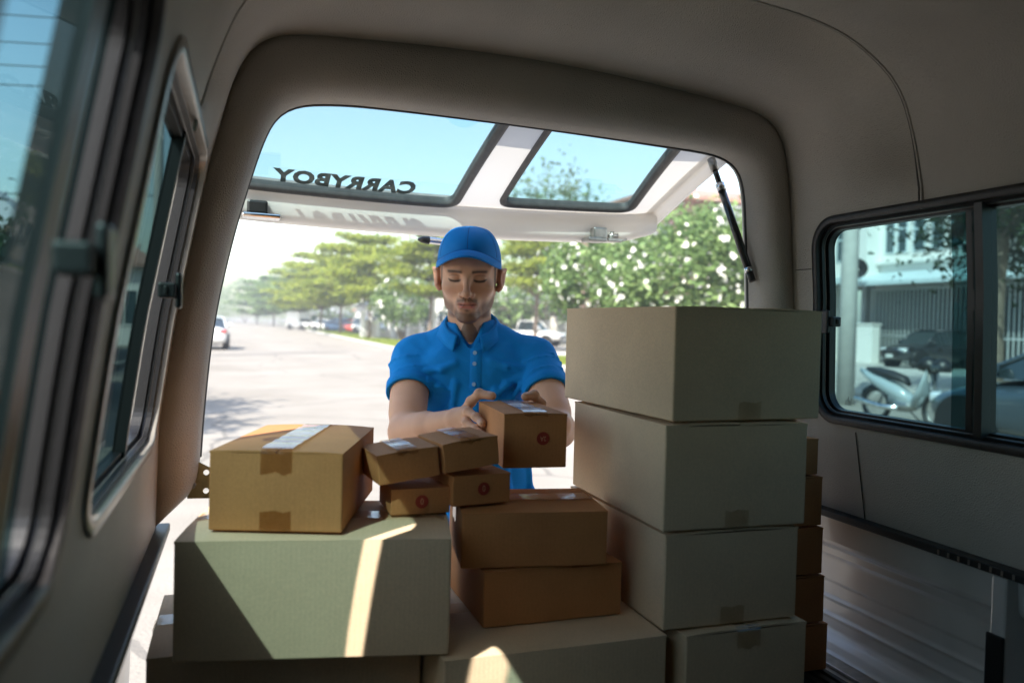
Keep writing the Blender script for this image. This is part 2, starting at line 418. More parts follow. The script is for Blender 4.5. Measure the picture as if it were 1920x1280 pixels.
# left: the panes are slid so that the far half stands open
WA = side_window('L', *WIN['L'][0], [(1.285, 1.302, .016, .034), (.882, .888, .020, .036)], [(.918, 1.295, .030)], 'alu')
WB = side_window('L', *WIN['L'][1], [(.36, .40, .004, .036), (.60, .64, .016, .036)], [(-.3, .40, .030), (.38, .685, .020)], 'trim', 'glass_near')
WC = side_window('R', *WIN['R'][0], [(1.090, 1.107, .000, .034), (1.126, 1.142, .020, .036)], [(1.10, 1.6, .030), (1.14, 1.175, .021), (-.3, 1.13, .020)], 'trim', 'glass_near')
# sash latches
def latch(side, y, z, W, big=1.0):
    XF = XL if side == 'L' else XR; s = 1 if side == 'L' else -1
    bmx = bmesh.new()
    add_box(bmx, (-.004, -.012 * big, -.011), (.020, .012 * big, .011), .003)
    add_box(bmx, (.018, -.006, -.026), (.027, .014 * big, .026), .004)
    add_box(bmx, (.004, -.020, -.006), (.010, .020, .006), .002)
    for v in bmx.verts: v.co = Vector((XF(z) + s * v.co.x, y + v.co.y, z + v.co.z))
    bmesh.ops.recalc_face_normals(bmx, faces=bmx.faces)
    bm_ob('sash_latch', bmx, MT['black'], W)
latch('R', 1.468, 1.523, WC, 1.25); latch('L', 1.250, 1.535, WA, 1.3); latch('L', .600, 1.535, WB, 2.0)
# etched standard mark low in the corner of the right pane
for k in range(5):
    mesh_ob('etched_mark', [(XR(1.345) + .0285, 1.465 - .004 * k, 1.337), (XR(1.345) + .0285, 1.4635 - .004 * k, 1.337), (XR(1.345) + .0285, 1.4635 - .004 * k, 1.337 + .012 + .004 * (k % 3)), (XR(1.345) + .0285, 1.465 - .004 * k, 1.337 + .012 + .004 * (k % 3))], [(0, 1, 2, 3)], MT['trim'], WC)

# bed: floor, ribbed side panels, rails
def profile_wall(name, prof, y0, y1, mat, ny=2):
    ys = np.linspace(y0, y1, ny); vs_, fs = [], []; k = len(prof)
    for y in ys:
        for (x, z) in prof: vs_.append((x, y, z))
    for i in range(ny - 1):
        for a in range(k - 1): fs.append((i * k + a, i * k + a + 1, (i + 1) * k + a + 1, (i + 1) * k + a))
    o = mesh_ob(name, vs_, fs, mat, truck)
    md = o.modifiers.new('b', 'BEVEL'); md.width = .004; md.segments = 2; md.limit_method = 'ANGLE'; md.angle_limit = R(20)
    return o
sideR = [(1.258, 1.086), (1.262, 1.030), (1.266, 1.020), (1.285, 1.008), (1.290, .990), (1.296, .978), (1.300, .930), (1.3005, .925), (1.306, .920), (1.306, .890), (1.300, .884),
         (1.306, .878), (1.306, .850), (1.299, .843), (1.306, .836), (1.308, .812), (1.300, .800), (1.285, .790), (1.262, .7865), (1.255, .781)]
def mirror(P): return [(1.108 - x, z) for x, z in P]
profile_wall('bed_side', sideR, 1.045, 1.64, MT['whitepaint'])
sideL = [(-.150, 1.086), (-.150, 1.030), (-.156, 1.020), (-.172, 1.008), (-.178, .990), (-.19, .978), (-.195, .80), (-.15, .781)]
profile_wall('bed_side', sideL, -.4, 1.64, MT['whitepaint'])
profile_wall('bed_side', [(x + .012, z) for x, z in sideR], -.4, 1.02, MT['whitepaint'])
box_ob('bed_post', (1.245, 1.018, .785), (1.330, 1.048, 1.085), MT['whitepaint'], truck, .004)
box_ob('tie_strap', (1.238, 1.016, .785), (1.2445, 1.050, .985), MT['black'], truck, .002)
for s_, x0, x1 in (('R', 1.236, 1.42), ('L', -.32, -.128)):
    box_ob('rail_cap', (x0, -.45, 1.088), (x1, 1.645, 1.104), MT['rubber'], truck, .003)
bmx = bmesh.new()
for k in range(11): add_box(bmx, (1.2345, .93 + k * .022, 1.091), (1.2355, .934 + k * .022, 1.100))
bm_ob('clip_row', bmx, MT['steel'], truck)
box_ob('outer_panel', (1.36, -.45, .55), (1.44, 1.66, 1.087), MT['gelcoat'], truck, .01)
box_ob('outer_panel', (-.34, -.45, .55), (-.26, 1.66, 1.087), MT['gelcoat'], truck, .01)
box_ob('bed_end', (-.30, -.47, .55), (1.40, -.45, 1.10), MT['whitepaint'], truck)
# ribbed floor
pr = []; x = -.15
while x < 1.2: pr += [(x, .776), (x + .004, .780), (x + .016, .780), (x + .020, .776)]; x += .026
vs_, fs = [], []
for y in (-.45, 1.66):
    for a, z in pr: vs_.append((a, y, z))
for a in range(len(pr) - 1): fs.append((a, a + 1, len(pr) + a + 1, len(pr) + a))
mesh_ob('bed_mat', vs_, fs, MT['bedmat'], truck)
box_ob('bed_floor', (-.26, -.45, .74), (1.36, 1.66, .772), MT['whitepaint'], truck, .002)
box_ob('floor_strip', (1.215, -.40, .7725), (1.253, 1.64, .781), MT['steel'], truck, .002)
box_ob('rear_sill', (-.28, 1.645, .60), (1.38, 1.69, .772), MT['gelcoat'], truck, .006)
box_ob('bumper', (-.25, 1.70, .48), (1.35, 1.80, .62), MT['steel'], truck, .012)
# roof skin and chassis below, so that the truck is whole from outside
outA = scl(aF, .12)
vs_, fs = [], []
for y in (YF - .02, YR + .07):
    for p in [(-.20, 1.088)] + [tuple(q) for q in outA] + [(1.31, 1.088)]: vs_.append((p[0], y, p[1]))
k = NA + 2
for a in list(range(4, k - 5)): fs.append((a, a + 1, k + a + 1, k + a))
mesh_ob('roof_skin', vs_, fs, MT['gelcoat'], truck, smooth=True)
for sx in (-.30, 1.25):
    bmx = bmesh.new()
    add_tube(bmx, [(sx, .62, .36), (sx + .18, .62, .36)], .36, 28)
    wh = bm_ob('wheel', bmx, MT['rubber'], truck)
box_ob('cab', (-.33, -2.3, .5), (1.43, -.60, 1.75), MT['gelcoat'], truck, .12)
box_ob('chassis', (.1, -2.2, .45), (1.0, 1.6, .56), MT['black'], truck, .02)

# hinge plate and latch striker on the left
bmh = None
outl = [(-.100, 1.216), (-.100, 1.144), (-.056, 1.143), (-.046, 1.150), (-.046, 1.196), (-.092, 1.222)]
hol = []
for cx, cz in ((-.066, 1.194), (-.066, 1.158)):
    hol.append([(cx + .0055 * math.cos(t), cz + .0055 * math.sin(t)) for t in np.linspace(0, 2 * math.pi, 13)[:-1]])
V, F = cdt_sheet(outl, hol, .01)
hp = mesh_ob('hinge_plate', [(p.x, 1.665, p.y) for p in V], F, MT['brass'], truck)
md = hp.modifiers.new('s', 'SOLIDIFY'); md.thickness = .003
for cz in (1.206, 1.172):
    tube_ob('bolt', [(-.089, 1.645, cz), (-.089, 1.667, cz)], .0055, MT['steel'], hp, 6)
box_ob('latch_striker', (-.158, 1.641, 1.035), (-.146, 1.655, 1.084), MT['brass'], truck, .002)

# lifted gate: plane falls away from the hinge; the thin white fibreglass lets some sun glow through
MT['gateshell'] = MT['gelcoat'].copy(); MT['gateshell'].name = 'thin_fibreglass'
_n = MT['gateshell'].node_tree; _b = _n.nodes['Principled BSDF']; _o = [x for x in _n.nodes if x.type == 'OUTPUT_MATERIAL'][0]
_t = N(_n, 'ShaderNodeBsdfTranslucent'); _t.inputs[0].default_value = (.80, .76, .70, 1); _m = N(_n, 'ShaderNodeMixShader'); _m.inputs[0].default_value = .30
_n.links.new(_b.outputs[0], _m.inputs[1]); _n.links.new(_t.outputs[0], _m.inputs[2]); _n.links.new(_m.outputs[0], _o.inputs[0])
GY, GZ, GA = 1.668, 1.975, math.atan(.25)
def gp(x, t, h=0.0):                      # t along the gate, h above its inner face
    bow = -.045 * ((x - .53) / .65) ** 2 * (t / .6)
    tt = t + bow
    return (x, GY + tt * math.cos(GA) + h * math.sin(GA), GZ - tt * math.sin(GA) + h * math.cos(GA) + .006 * math.sin(math.pi * min(1, t / .6)))
TE = .594
def tY(y): return (y - GY) / math.cos(GA)
outl = []
n = 22
for i in range(n): outl.append((-.13 + 1.31 * i / (n - 1), TE))
for i in range(1, 8): outl.append((1.18 - .045 * i / 8, TE - TE * i / 8))
for i in range(n): outl.append((1.135 - 1.22 * i / (n - 1), 0))
for i in range(1, 8): outl.append((-.085 - .045 * i / 8, TE * i / 8))
outl = outl[::-1]
def quad_round(c, r=.045, n=6):
    P = []
    for i in range(4):
        p = Vector(c[i]); a = (Vector(c[i - 1]) - p).normalized(); b = (Vector(c[(i + 1) % 4]) - p).normalized()
        for k in range(n + 1):
            t = k / n; P.append(tuple(p + a * r * (1 - t) ** 2 + b * r * t * t))
    out_ = []
    for i in range(len(P)):
        q, s = P[i], P[(i + 1) % len(P)]; out_.append(q); d = math.dist(q, s); m_ = int(d / .04)
        for j in range(1, m_): out_.append((q[0] + (s[0] - q[0]) * j / m_, q[1] + (s[1] - q[1]) * j / m_))
    return out_
g1 = quad_round([(-.085, .590), (.565, .590), (.558, .045), (-.035, .045)])
g2 = quad_round([(.690, .560), (1.095, .562), (1.010, .045), (.662, .045)])
V, F = cdt_sheet(outl, [g1, g2], .035)
gate = mesh_ob('lift_gate', [gp(p.x, p.y) for p in V], F, MT['gateshell'], truck, smooth=True)
# lip that turns down at the far edge and along the right edge
prof = [(-.012, .003), (.002, .0), (.008, -.008), (.012, -.030), (.017, -.056), (.026, -.066), (.040, -.070), (.078, -.064), (.084, .03), (.0, .034)]
vs_, fs = [], []; xs = np.linspace(-.135, 1.185, 40)
for x in xs:
    e = max(0, (abs(x - .525) - .56) / .1); 
    for (dt, h) in prof: vs_.append(gp(x, TE + dt - .03 * e * e, h * (1 - .25 * e)))
k = len(prof)
for i in range(39):
    for a in range(k - 1): fs.append((i * k + a, i * k + a + 1, (i + 1) * k + a + 1, (i + 1) * k + a))
mesh_ob('gate_lip', vs_, fs, MT['gateshell'], gate, smooth=True)
for xa in (1, -1):
    vs_, fs = [], []
    for i in range(13):
        t = TE * i / 12 + .01; x0 = (1.135 + .045 * i / 12) if xa > 0 else (-.085 - .045 * i / 12)
        for dx, h in ((-.03, .003), (-.008, .001), (.004, -.008), (.010, -.024), (.018, -.026), (.022, .03)): vs_.append(gp(x0 + xa * dx, t, h))
    for i in range(12):
        for a in range(5): fs.append((i * 6 + a, i * 6 + a + 1, (i + 1) * 6 + a + 1, (i + 1) * 6 + a))
    mesh_ob('gate_edge', vs_, fs, MT['gateshell'], gate, smooth=True)
MT['seal_grey'] = pmat('grey_rubber', (.10, .10, .10), .5, var=.3, vscale=50)
for g in (g1, g2):
    c = np.array(g); n_ = len(g); nor = []
    for i in range(n_):
        a = c[(i + 1) % n_] - c[i - 1]; a = a / np.linalg.norm(a); nor.append((a[1], -a[0]))
    area = sum(c[i][0] * c[(i + 1) % n_][1] - c[(i + 1) % n_][0] * c[i][1] for i in range(n_))
    if area < 0: nor = [(-a, -b) for a, b in nor]
    v, f = ring_mesh(g, nor, [(.009, .001), (.008, -.004), (.001, -.006), (-.008, -.005), (-.012, .002), (-.012, .020)], lambda a, b, d: gp(a, b, d))
    mesh_ob('glass_seal', v, f, MT['seal_grey'], gate, smooth=True)
    gi = [(p[0] - q[0] * .004, p[1] - q[1] * .004) for p, q in zip(g, nor)]
    V, F = cdt_sheet(gi, [], .06)
    mesh_ob('gate_glass', [gp(p.x, p.y, .008) for p in V], F, MT['glass_gate'], gate, smooth=True)
# lettering on the outer face of the glass: reads mirrored from inside
o = text_mesh('sticker_lettering', 'CARRYBOY', .082, MT['sticker'], gate, Matrix(), bold=.0042, sx=1.02)
me = o.data; cs = np.array([v.co[:] for v in me.vertices]); wd = cs[:, 0].max() - cs[:, 0].min()
for v in me.vertices:
    x = .252 - v.co.x * (.375 / wd); t = tY(2.172) - v.co.y * 1.25
    v.co = gp(x, t, .0095 + v.co.z)
# latches, handle
bmx = bmesh.new()
add_box(bmx, (0, 0, 0), (.052, .05, .036), .006); add_box(bmx, (-.012, -.01, -.010), (.085, .06, .002), .004)
L1 = bm_ob('gate_lock', bmx, MT['black'], gate); L1.data.materials.append(MT['chrome'])
L1.location = (.000, 2.20, 1.770); L1.rotation_euler = (0, R(1), 0)
for p in L1.data.polygons: p.material_index = 1 if p.center.z < .0 else 0
bmx = bmesh.new()
add_box(bmx, (.02, 0, 0), (.065, .05, .034), .005); add_box(bmx, (0, -.01, -.010), (.062, .05, .003), .004)
add_box(bmx, (.068, .0, -.006), (.115, .03, .004), .002); add_tube(bmx, [(.075, .012, .01), (.105, .012, .014)], .007, 8)
add_tube(bmx, [(.086, .012, -.004), (.086, .012, .024)], .006, 8); add_tube(bmx, [(.11, .012, -.004), (.135, .012, .004)], .004, 6)
L2 = bm_ob('gate_lock', bmx, MT['steel'], gate); L2.location = (.965, 2.20, 1.762)
H = bmesh.new()
add_tube(H, [(0, 0, 0), (.012, 0, .001), (.035, 0, .0), (.15, 0, -.006), (.172, 0, -.007), (.182, 0, -.006)], [.006, .012, .015, .015, .012, .005], 12, flat=.7)
Ho = bm_ob('gate_handle', H, MT['chrome'], gate, smooth=True); Ho.location = (.490, 2.372, 1.744)
H = bmesh.new(); add_tube(H, [(0, 0, 0), (.012, 0, .0), (.034, 0, -.001), (.036, 0, -.001)], [.004, .013, .0165, .010], 12, flat=.75)
Hb = bm_ob('handle_end', H, MT['black'], gate, smooth=True); Hb.location = (.487, 2.368, 1.7445)
# gas strut
a, b = Vector((1.113, 1.775, 1.930)), Vector((1.167, 1.660, 1.618))
def lp(t): return a.lerp(b, t)
st = tube_ob('gas_strut', [lp(.24), lp(.90)], .0098, MT['strut'], truck, 14)
tube_ob('strut_rod', [lp(.03), lp(.25)], .0070, MT['strut'], st, 10)
tube_ob('strut_end', [lp(.0), lp(.10)], .0105, MT['steel'], st, 10)
tube_ob('strut_ring', [lp(.21), lp(.27)], .0115, MT['chrome'], st, 14)
tube_ob('strut_ring', [lp(.895), lp(.93)], .0105, MT['chrome'], st, 14)
tube_ob('strut_end', [lp(.925), lp(1.0)], .0085, MT['black'], st, 10)
# ------------------------------------------------------------------ cartons
def grid_panel(bm, o, u, v, nu, nv, nrm, amp, seed, mi=0):
    """slightly bowed card panel with nu x nv cells"""
    rows = []
    for i in range(nu + 1):
        row = []
        for j in range(nv + 1):
            a, b = i / nu, j / nv
            d = amp * math.sin(math.pi * a) * math.sin(math.pi * b) + amp * .35 * math.sin(seed + 5 * a + 3 * b) * math.sin(math.pi * a) * math.sin(math.pi * b)
            row.append(bm.verts.new(o + u * a + v * b + nrm * d))
        rows.append(row)
    for i in range(nu):
        for j in range(nv):
            f = bm.faces.new((rows[i][j], rows[i + 1][j], rows[i + 1][j + 1], rows[i][j + 1])); f.material_index = mi
def carton(label, x, y, z, w, d, h, yaw, kind='kraft', seam='y', roll=0.0, pitch=0.0, mark=None, group=None, tapes=('top', 'front'), lift=.0035, amp=.0022, tw=.048, bulge=None, corner=.0035, over=True):
    e = empty('cardboard_box', label, 'box', (x, y, z), R(yaw), group)
    e.rotation_euler = (R(pitch), R(roll), R(yaw))
    mat = MT[kind]; sd = rnd.random() * 6; X, Y, Z = Vector((1, 0, 0)), Vector((0, 1, 0)), Vector((0, 0, 1))
    bm = bmesh.new(); g = .0
    O = Vector((0, 0, 0))
    hh = h - .004
    grid_panel(bm, O, X * w, Z * hh, 8, 6, -Y, amp, sd)
    grid_panel(bm, O + Y * d, Z * hh, X * w, 6, 8, Y, amp, sd + 1)
    grid_panel(bm, O, Z * hh, Y * d, 6, 8, -X, amp, sd + 2)
    grid_panel(bm, O + X * w, Y * d, Z * hh, 8, 6, X, amp, sd + 3)
    grid_panel(bm, O, Y * d, X * w, 8, 8, -Z, 0, sd)
    bmesh.ops.remove_doubles(bm, verts=bm.verts, dist=1e-5)
    bmesh.ops.recalc_face_normals(bm, faces=bm.faces)
    body = bm_ob('carton_body', bm, mat, e)
    md = body.modifiers.new('b', 'BEVEL'); md.width = corner; md.segments = 3; md.limit_method = 'ANGLE'; md.angle_limit = R(50)
    # two lid flaps meeting at the seam, free edges a little proud
    ends = [(0, .5), (.5, 1)]
    for s, (a, b) in enumerate(ends):
        bm = bmesh.new(); n = 10; gap = .0012
        for lay in (0, 1):
            rows = []
            for i in range(n + 1):
                row = []
                for j in range(n + 1):
                    p, q = i / n, j / n
                    rise = lift * (p if s == 0 else 1 - p) * (.6 + .4 * math.sin(3 * q + sd + s)) + amp * .6 * math.sin(math.pi * p)
                    if lay: rise -= .003
                    along = (a + (b - a) * p); ov = .0015
                    if seam == 'y':
                        xx = along * w + (-gap if (s == 0 and i == n) else gap if (s == 1 and i == 0) else 0); yy = q * d
                    else:
                        yy = along * d + (-gap if (s == 0 and i == n) else gap if (s == 1 and i == 0) else 0); xx = q * w
                    row.append(bm.verts.new((xx, yy, h - .002 + rise)))
                rows.append(row)
            for i in range(n):
                for j in range(n): bm.faces.new((rows[i][j], rows[i + 1][j], rows[i + 1][j + 1], rows[i][j + 1]))
            if lay == 0: top = rows
        for seq in ([(i, 0) for i in range(n + 1)], [(n, j) for j in range(n + 1)], [(i, n) for i in range(n, -1, -1)], [(0, j) for j in range(n, -1, -1)]):
            for (i0, j0), (i1, j1) in zip(seq[:-1], seq[1:]):
                bm.faces.new((top[i0][j0], top[i1][j1], rows[i1][j1], rows[i0][j0]))
        bmesh.ops.recalc_face_normals(bm, faces=bm.faces)
        bm_ob('lid_flap', bm, mat, e, smooth=False)
    def strip(name, pts, wd, axis):
        bm = bmesh.new(); L = []
        for (p, jag) in pts:
            L.append([bm.verts.new(p + axis * (-wd / 2 + wd * k / 4) + (jag * math.sin(k * 2.3 + sd))) for k in range(5)])
        for A, B in zip(L[:-1], L[1:]):
            for k in range(4): bm.faces.new((A[k], A[k + 1], B[k + 1], B[k]))
        return bm_ob(name, bm, MT['tape' if kind == 'kraft' else 'tape_p'], e)
    zt = h + lift * .8 + amp * .3 + .0012
    Zr = Vector((0, 0, 0))
    ln = (.034 if h > .09 else .006) if over else .004
    if 'top' in tapes:
        if seam == 'y':
            c = w * .5
            pts = [(Vector((c, -amp - .001, h - ln)), Vector((0, 0, .0035))), (Vector((c, -amp - .001, h - .004)), Zr), (Vector((c, .004, zt - .001)), Zr)] + [(Vector((c, d * t, zt + .0006 * math.sin(t * 40 + sd))), Zr) for t in np.linspace(.05, .95, 14)] + [(Vector((c, d + amp + .001, h - .004)), Zr), (Vector((c, d + amp + .001, h - ln)), Zr)]
            strip('packing_tape', pts, tw, X)
        else:
            c = d * .5
            pts = [(Vector((-amp - .001, c, h - ln)), Vector((0, 0, .0035))), (Vector((-amp - .001, c, h - .004)), Zr), (Vector((.004, c, zt - .001)), Zr)] + [(Vector((w * t, c, zt + .0006 * math.sin(t * 40 + sd))), Zr) for t in np.linspace(.05, .95, 14)] + [(Vector((w + amp + .001, c, h - .004)), Zr), (Vector((w + amp + .001, c, h - ln)), Zr)]
            strip('packing_tape', pts, tw, Y)
    if 'front' in tapes:
        c = w * .5
        strip('packing_tape', [(Vector((c, -.0015 - amp * .2, .002)), Zr), (Vector((c, -.001 - amp * .5, ln * .5)), Zr), (Vector((c, -.0015 - amp * .75, ln * .95)), Vector((0, 0, .002)))], tw, X)
    if mark:
        txt, cx, cz, r = mark
        bm = bmesh.new(); yy = -amp * 1.5 - .0012
        bm.faces.new([bm.verts.new((cx + r * math.cos(t), yy, cz + r * math.sin(t))) for t in np.linspace(0, 2 * math.pi, 33)[:-1]])
        c = bm_ob('printed_circle', bm, MT['red'], e)
        Mx = Matrix.Translation((cx, yy - .0006, cz)) @ Matrix.Rotation(R(90), 4, 'X')
        if txt == '2A': Mx = Mx @ Matrix.Rotation(R(180), 4, 'Z')
        text_mesh('printed_size', txt, r * (1.35 if len(txt) == 1 else 1.0), MT['redlight'], c, Mx, bold=.0002, extrude=.0001, sx=.8)
    return e
# left side
carton('pale carton at bottom left under the largest front carton', -.133, 1.312, .782, .425, .293, .198, 0, 'pale', 'x', tapes=('top',))
carton('largest pale grey-green carton in front, slanting sunlight on its face', -.094, 1.275, .982, .412, .27, .184, -10.7, 'pale', 'x', tapes=('top',))
carton('brown carton with wide shiny tape, alone on the left pale carton', -.048, 1.308, 1.170, .205, .312, .125, -17.3, 'kraft', 'y', corner=.003)
carton('low small brown box printed with a clear red 0, left of its twin', .240, 1.340, 1.170, .103, .11, .046, 1, 'kraft', 'x', mark=('0', .053, .022, .0115), tapes=(), amp=.001, lift=.002, corner=.002)
carton('small tilted brown box with glossy tape, left one of the upper small pair', .216, 1.318, 1.226, .107, .115, .052, 6, 'kraft', 'y', roll=-6.5, tapes=('top',), amp=.0012, lift=.002, tw=.036, corner=.002)
carton('small brown box with smudged red 0, on the middle brown carton', .345, 1.330, 1.182, .112, .11, .054, 10, 'kraft', 'x', mark=('0', .058, .028, .0115), tapes=(), amp=.001, lift=.002, corner=.002)
carton('small tilted brown box touching the parcel in his hands, right of the upper pair', .329, 1.325, 1.241, .104, .125, .052, 8, 'kraft', 'y', roll=-6.5, tapes=('top',), amp=.0012, lift=.002, tw=.036, corner=.002)
# middle
carton('long pale carton on the bed floor in the middle, bright sun patch on it', .300, 1.187, .782, .390, .40, .198, .6, 'pale', 'x', tapes=('top',))
carton('lower of the two dark brown cartons in the middle, standing on the long pale carton', .393, 1.289, .982, .260, .22, .096, .8, 'kraft', 'y', tapes=(), amp=.0015, corner=.0025)
carton('upper of the two dark brown middle cartons, glossy tape across its lid', .357, 1.309, 1.080, .258, .195, .097, -8, 'kraft', 'x', tapes=('top',), amp=.0015, corner=.0025)
# right stack
carton('bottom pale carton of the tall right stack, standing on the bed floor', .722, 1.182, .782, .252, .42, .196, 1.5, 'pale', 'y', tapes=('top',))
carton('third pale carton from the top of the tall right stack', .687, 1.201, .982, .272, .42, .166, 0, 'pale', 'y', tapes=('front',))
carton('second pale carton from the top of the tall right stack, crease down its corner', .681, 1.200, 1.152, .287, .41, .184, -.8, 'pale', 'y', tapes=('front',))
carton('topmost pale carton of the tall right stack, reaching over the side window edge', .694, 1.202, 1.340, .314, .44, .199, 2.5, 'pale', 'y', tapes=('front',))
# brown column between the stack and the bed side
for i, (z, h, xr, lab) in enumerate(((.782, .100, 1.190, 'lowest brown carton of the column beside the right bed wall'), (.886, .099, 1.178, 'second brown carton from below in the column beside the bed wall'),
        (.989, .099, 1.170, 'middle brown carton of the column between pale stack and bed wall'), (1.092, .104, 1.164, 'second brown carton from the top of the column beside the bed wall'),
        (1.200, .077, 1.150, 'topmost brown carton of the column, a sliver behind the pale stack'))):
    carton(lab, xr - .150, 1.386, z, .150, .2, h, 0, 'kraft', 'y', tapes=(), amp=.001, corner=.002)
# parcel in his hands
carton('square brown parcel held by the man, red 2A circle on its face', .463, 1.418, 1.229, .124, .236, .104, -4.5, 'kraft', 'y', mark=('2A', .076, .056, .0125), tapes=('top',), over=False, amp=.0012, lift=.0015, tw=.046, corner=.002)
# ------------------------------------------------------------------ street
MT['conc'] = None
def ground_mat(name, a, b_, s1, crack=True):
    m, n, b = new_mat(name); b.inputs['Roughness'].default_value = .85; b.inputs['Specular IOR Level'].default_value = .2
    tc = N(n, 'ShaderNodeTexCoord')
    t1 = N(n, 'ShaderNodeTexNoise'); t1.inputs['Scale'].default_value = s1; t1.inputs['Detail'].default_value = 7; t1.inputs['Roughness'].default_value = .65
    n.links.new(tc.outputs['Object'], t1.inputs['Vector'])
    cr = N(n, 'ShaderNodeValToRGB'); cr.color_ramp.elements[0].position = .32; cr.color_ramp.elements[0].color = (*b_, 1)
    cr.color_ramp.elements[1].position = .68; cr.color_ramp.elements[1].color = (*a, 1)
    n.links.new(t1.outputs[0], cr.inputs[0]); last = cr.outputs[0]
    if crack:
        wn = N(n, 'ShaderNodeTexNoise'); wn.inputs['Scale'].default_value = .8; wn.inputs['Detail'].default_value = 4
        n.links.new(tc.outputs['Object'], wn.inputs['Vector'])
        ad = N(n, 'ShaderNodeMix', data_type='RGBA'); ad.inputs['Factor'].default_value = .35
        n.links.new(tc.outputs['Object'], ad.inputs['A']); n.links.new(wn.outputs['Color'], ad.inputs['B'])
        vo = N(n, 'ShaderNodeTexVoronoi', feature='DISTANCE_TO_EDGE'); vo.inputs['Scale'].default_value = .35
        n.links.new(ad.outputs['Result'], vo.inputs['Vector'])
        lt = N(n, 'ShaderNodeMath', operation='LESS_THAN'); lt.inputs[1].default_value = .006
        n.links.new(vo.outputs[0], lt.inputs[0])
        mx = N(n, 'ShaderNodeMix', data_type='RGBA'); mx.inputs['B'].default_value = (.12, .11, .10, 1)
        mm = N(n, 'ShaderNodeMath', operation='MULTIPLY'); mm.inputs[1].default_value = .55
        n.links.new(lt.outputs[0], mm.inputs[0]); n.links.new(mm.outputs[0], mx.inputs['Factor'])
        n.links.new(last, mx.inputs['A']); last = mx.outputs['Result']
    n.links.new(last, b.inputs['Base Color'])
    bp = N(n, 'ShaderNodeBump'); bp.inputs['Strength'].default_value = .3; bp.inputs['Distance'].default_value = .02
    t2 = N(n, 'ShaderNodeTexNoise'); t2.inputs['Scale'].default_value = 40
    n.links.new(tc.outputs['Object'], t2.inputs['Vector']); n.links.new(t2.outputs[0], bp.inputs['Height']); n.links.new(bp.outputs[0], b.inputs['Normal'])
    return m
MT['road'] = ground_mat('concrete_road', (.315, .285, .25), (.225, .20, .17), .35)
MT['earth'] = ground_mat('dusty_ground', (.27, .25, .22), (.19, .175, .15), .2, False)
MT['pave'] = ground_mat('pale_pavement', (.36, .34, .31), (.28, .26, .235), .8, False)
MT['grass'] = ground_mat('dry_grass', (.17, .20, .06), (.09, .13, .035), 1.5, False)
MT['drive'] = ground_mat('pale_driveway', (.52, .50, .46), (.42, .40, .37), .8, False)
MT['kerb'] = pmat('whitewashed_kerb', (.62, .60, .57), .8, var=.3, vscale=3)
MT['kerbg'] = pmat('grey_kerb', (.26, .25, .23), .8, var=.3, vscale=3)
MT['wall'] = pmat('white_render', (.80, .78, .74), .8, var=.08, vscale=1.2)
MT['wallp'] = pmat('cream_render', (.60, .56, .49), .8, var=.1, vscale=1)
MT['wallbr'] = pmat('dusty_pink_render', (.36, .22, .19), .8, var=.12, vscale=1)
MT['wallgr'] = pmat('grey_render', (.33, .33, .34), .8, var=.12, vscale=1)
MT['tile'] = pmat('red_roof_tile', (.40, .22, .17), .7, var=.3, vscale=6)
MT['dark'] = pmat('shaded_garage', (.035, .04, .045), .7, var=.3, vscale=2)  # shade of garage and porch interiors put into the colour
MT['winglass'] = pmat('window_glass', (.05, .08, .09), .08, spec=.8)
MT['barm'] = pmat('gate_bars', (.58, .60, .60), .45, metal=.3)
MT['awn'] = pmat('pale_awning', (.55, .64, .66), .5, var=.1, vscale=3)
MT['pole'] = pmat('pole_concrete', (.46, .45, .42), .85, var=.15, vscale=4)
MT['bark'] = pmat('bark', (.22, .17, .13), .9, var=.4, vscale=8, bump=.5, bscale=30, bdist=.02)
MT['wire'] = pmat('wire', (.02, .02, .02), .6)

def struct(name, verts, faces, mat):
    o = mesh_ob(name, verts, faces, mat); o['kind'] = 'structure'; return o
def sheet(name, x0, y0, x1, y1, z, mat): return struct(name, [(x0, y0, z), (x1, y0, z), (x1, y1, z), (x0, y1, z)], [(0, 1, 2, 3)], mat)
sheet('ground', -600, -400, 600, 1200, 0, MT['earth'])
sheet('road', -3.2, -60, 7.4, 420, .004, MT['road'])
sheet('side_street', 7.4, -20, 40, 25.4, .004, MT['road'])
sheet('driveway', 13.5, 16, 36, 40.4, .008, MT['drive'])
sheet('car_park', 10.6, 40.5, 33, 200, .004, MT['pave'])
def kerb_run(x, y0, y1, mat, side=1, step=1.0, axis='y'):
    """separate kerb stones along a line, each its own piece of the kerb"""
    root = None; i = 0; t = y0
    me = None
    while t < y1 - .01:
        L = min(step, y1 - t) - .012
        if me is None:
            bm = bmesh.new(); add_box(bm, (0, 0, 0), (.15, L, .13), .015) if axis == 'y' else add_box(bm, (0, 0, 0), (L, .15, .13), .015)
            me = bpy.data.meshes.new('kerb_stone'); bm.to_mesh(me); bm.free(); me.materials.append(mat)
        if root is None:
            root = bpy.data.objects.new('kerb', bpy.data.meshes.new('kerb')); COL.objects.link(root); root['kind'] = 'structure'
            bm = bmesh.new()
            if axis == 'y': add_box(bm, (x + .01, y0, -.05), (x + .14, y1, .10))
            else: add_box(bm, (y0, x + .01, -.05), (y1, x + .14, .10))
            bm.to_mesh(root.data); bm.free(); root.data.materials.append(MT['kerbg'])
        o = bpy.data.objects.new('kerb_stone', me); COL.objects.link(o); o.parent = root
        o.location = (x, t, 0) if axis == 'y' else (t, x, 0)
        t += step
kerb_run(7.4, 41.0, 200, MT['kerb'], step=2.2)
kerb_run(41.0, 7.4, 10.6, MT['kerb'], axis='x')
kerb_run(-3.35, 4, 140, MT['kerbg'], step=2.2)
kerb_run(25.4, 9.4, 17.2, MT['kerb'], axis='x')
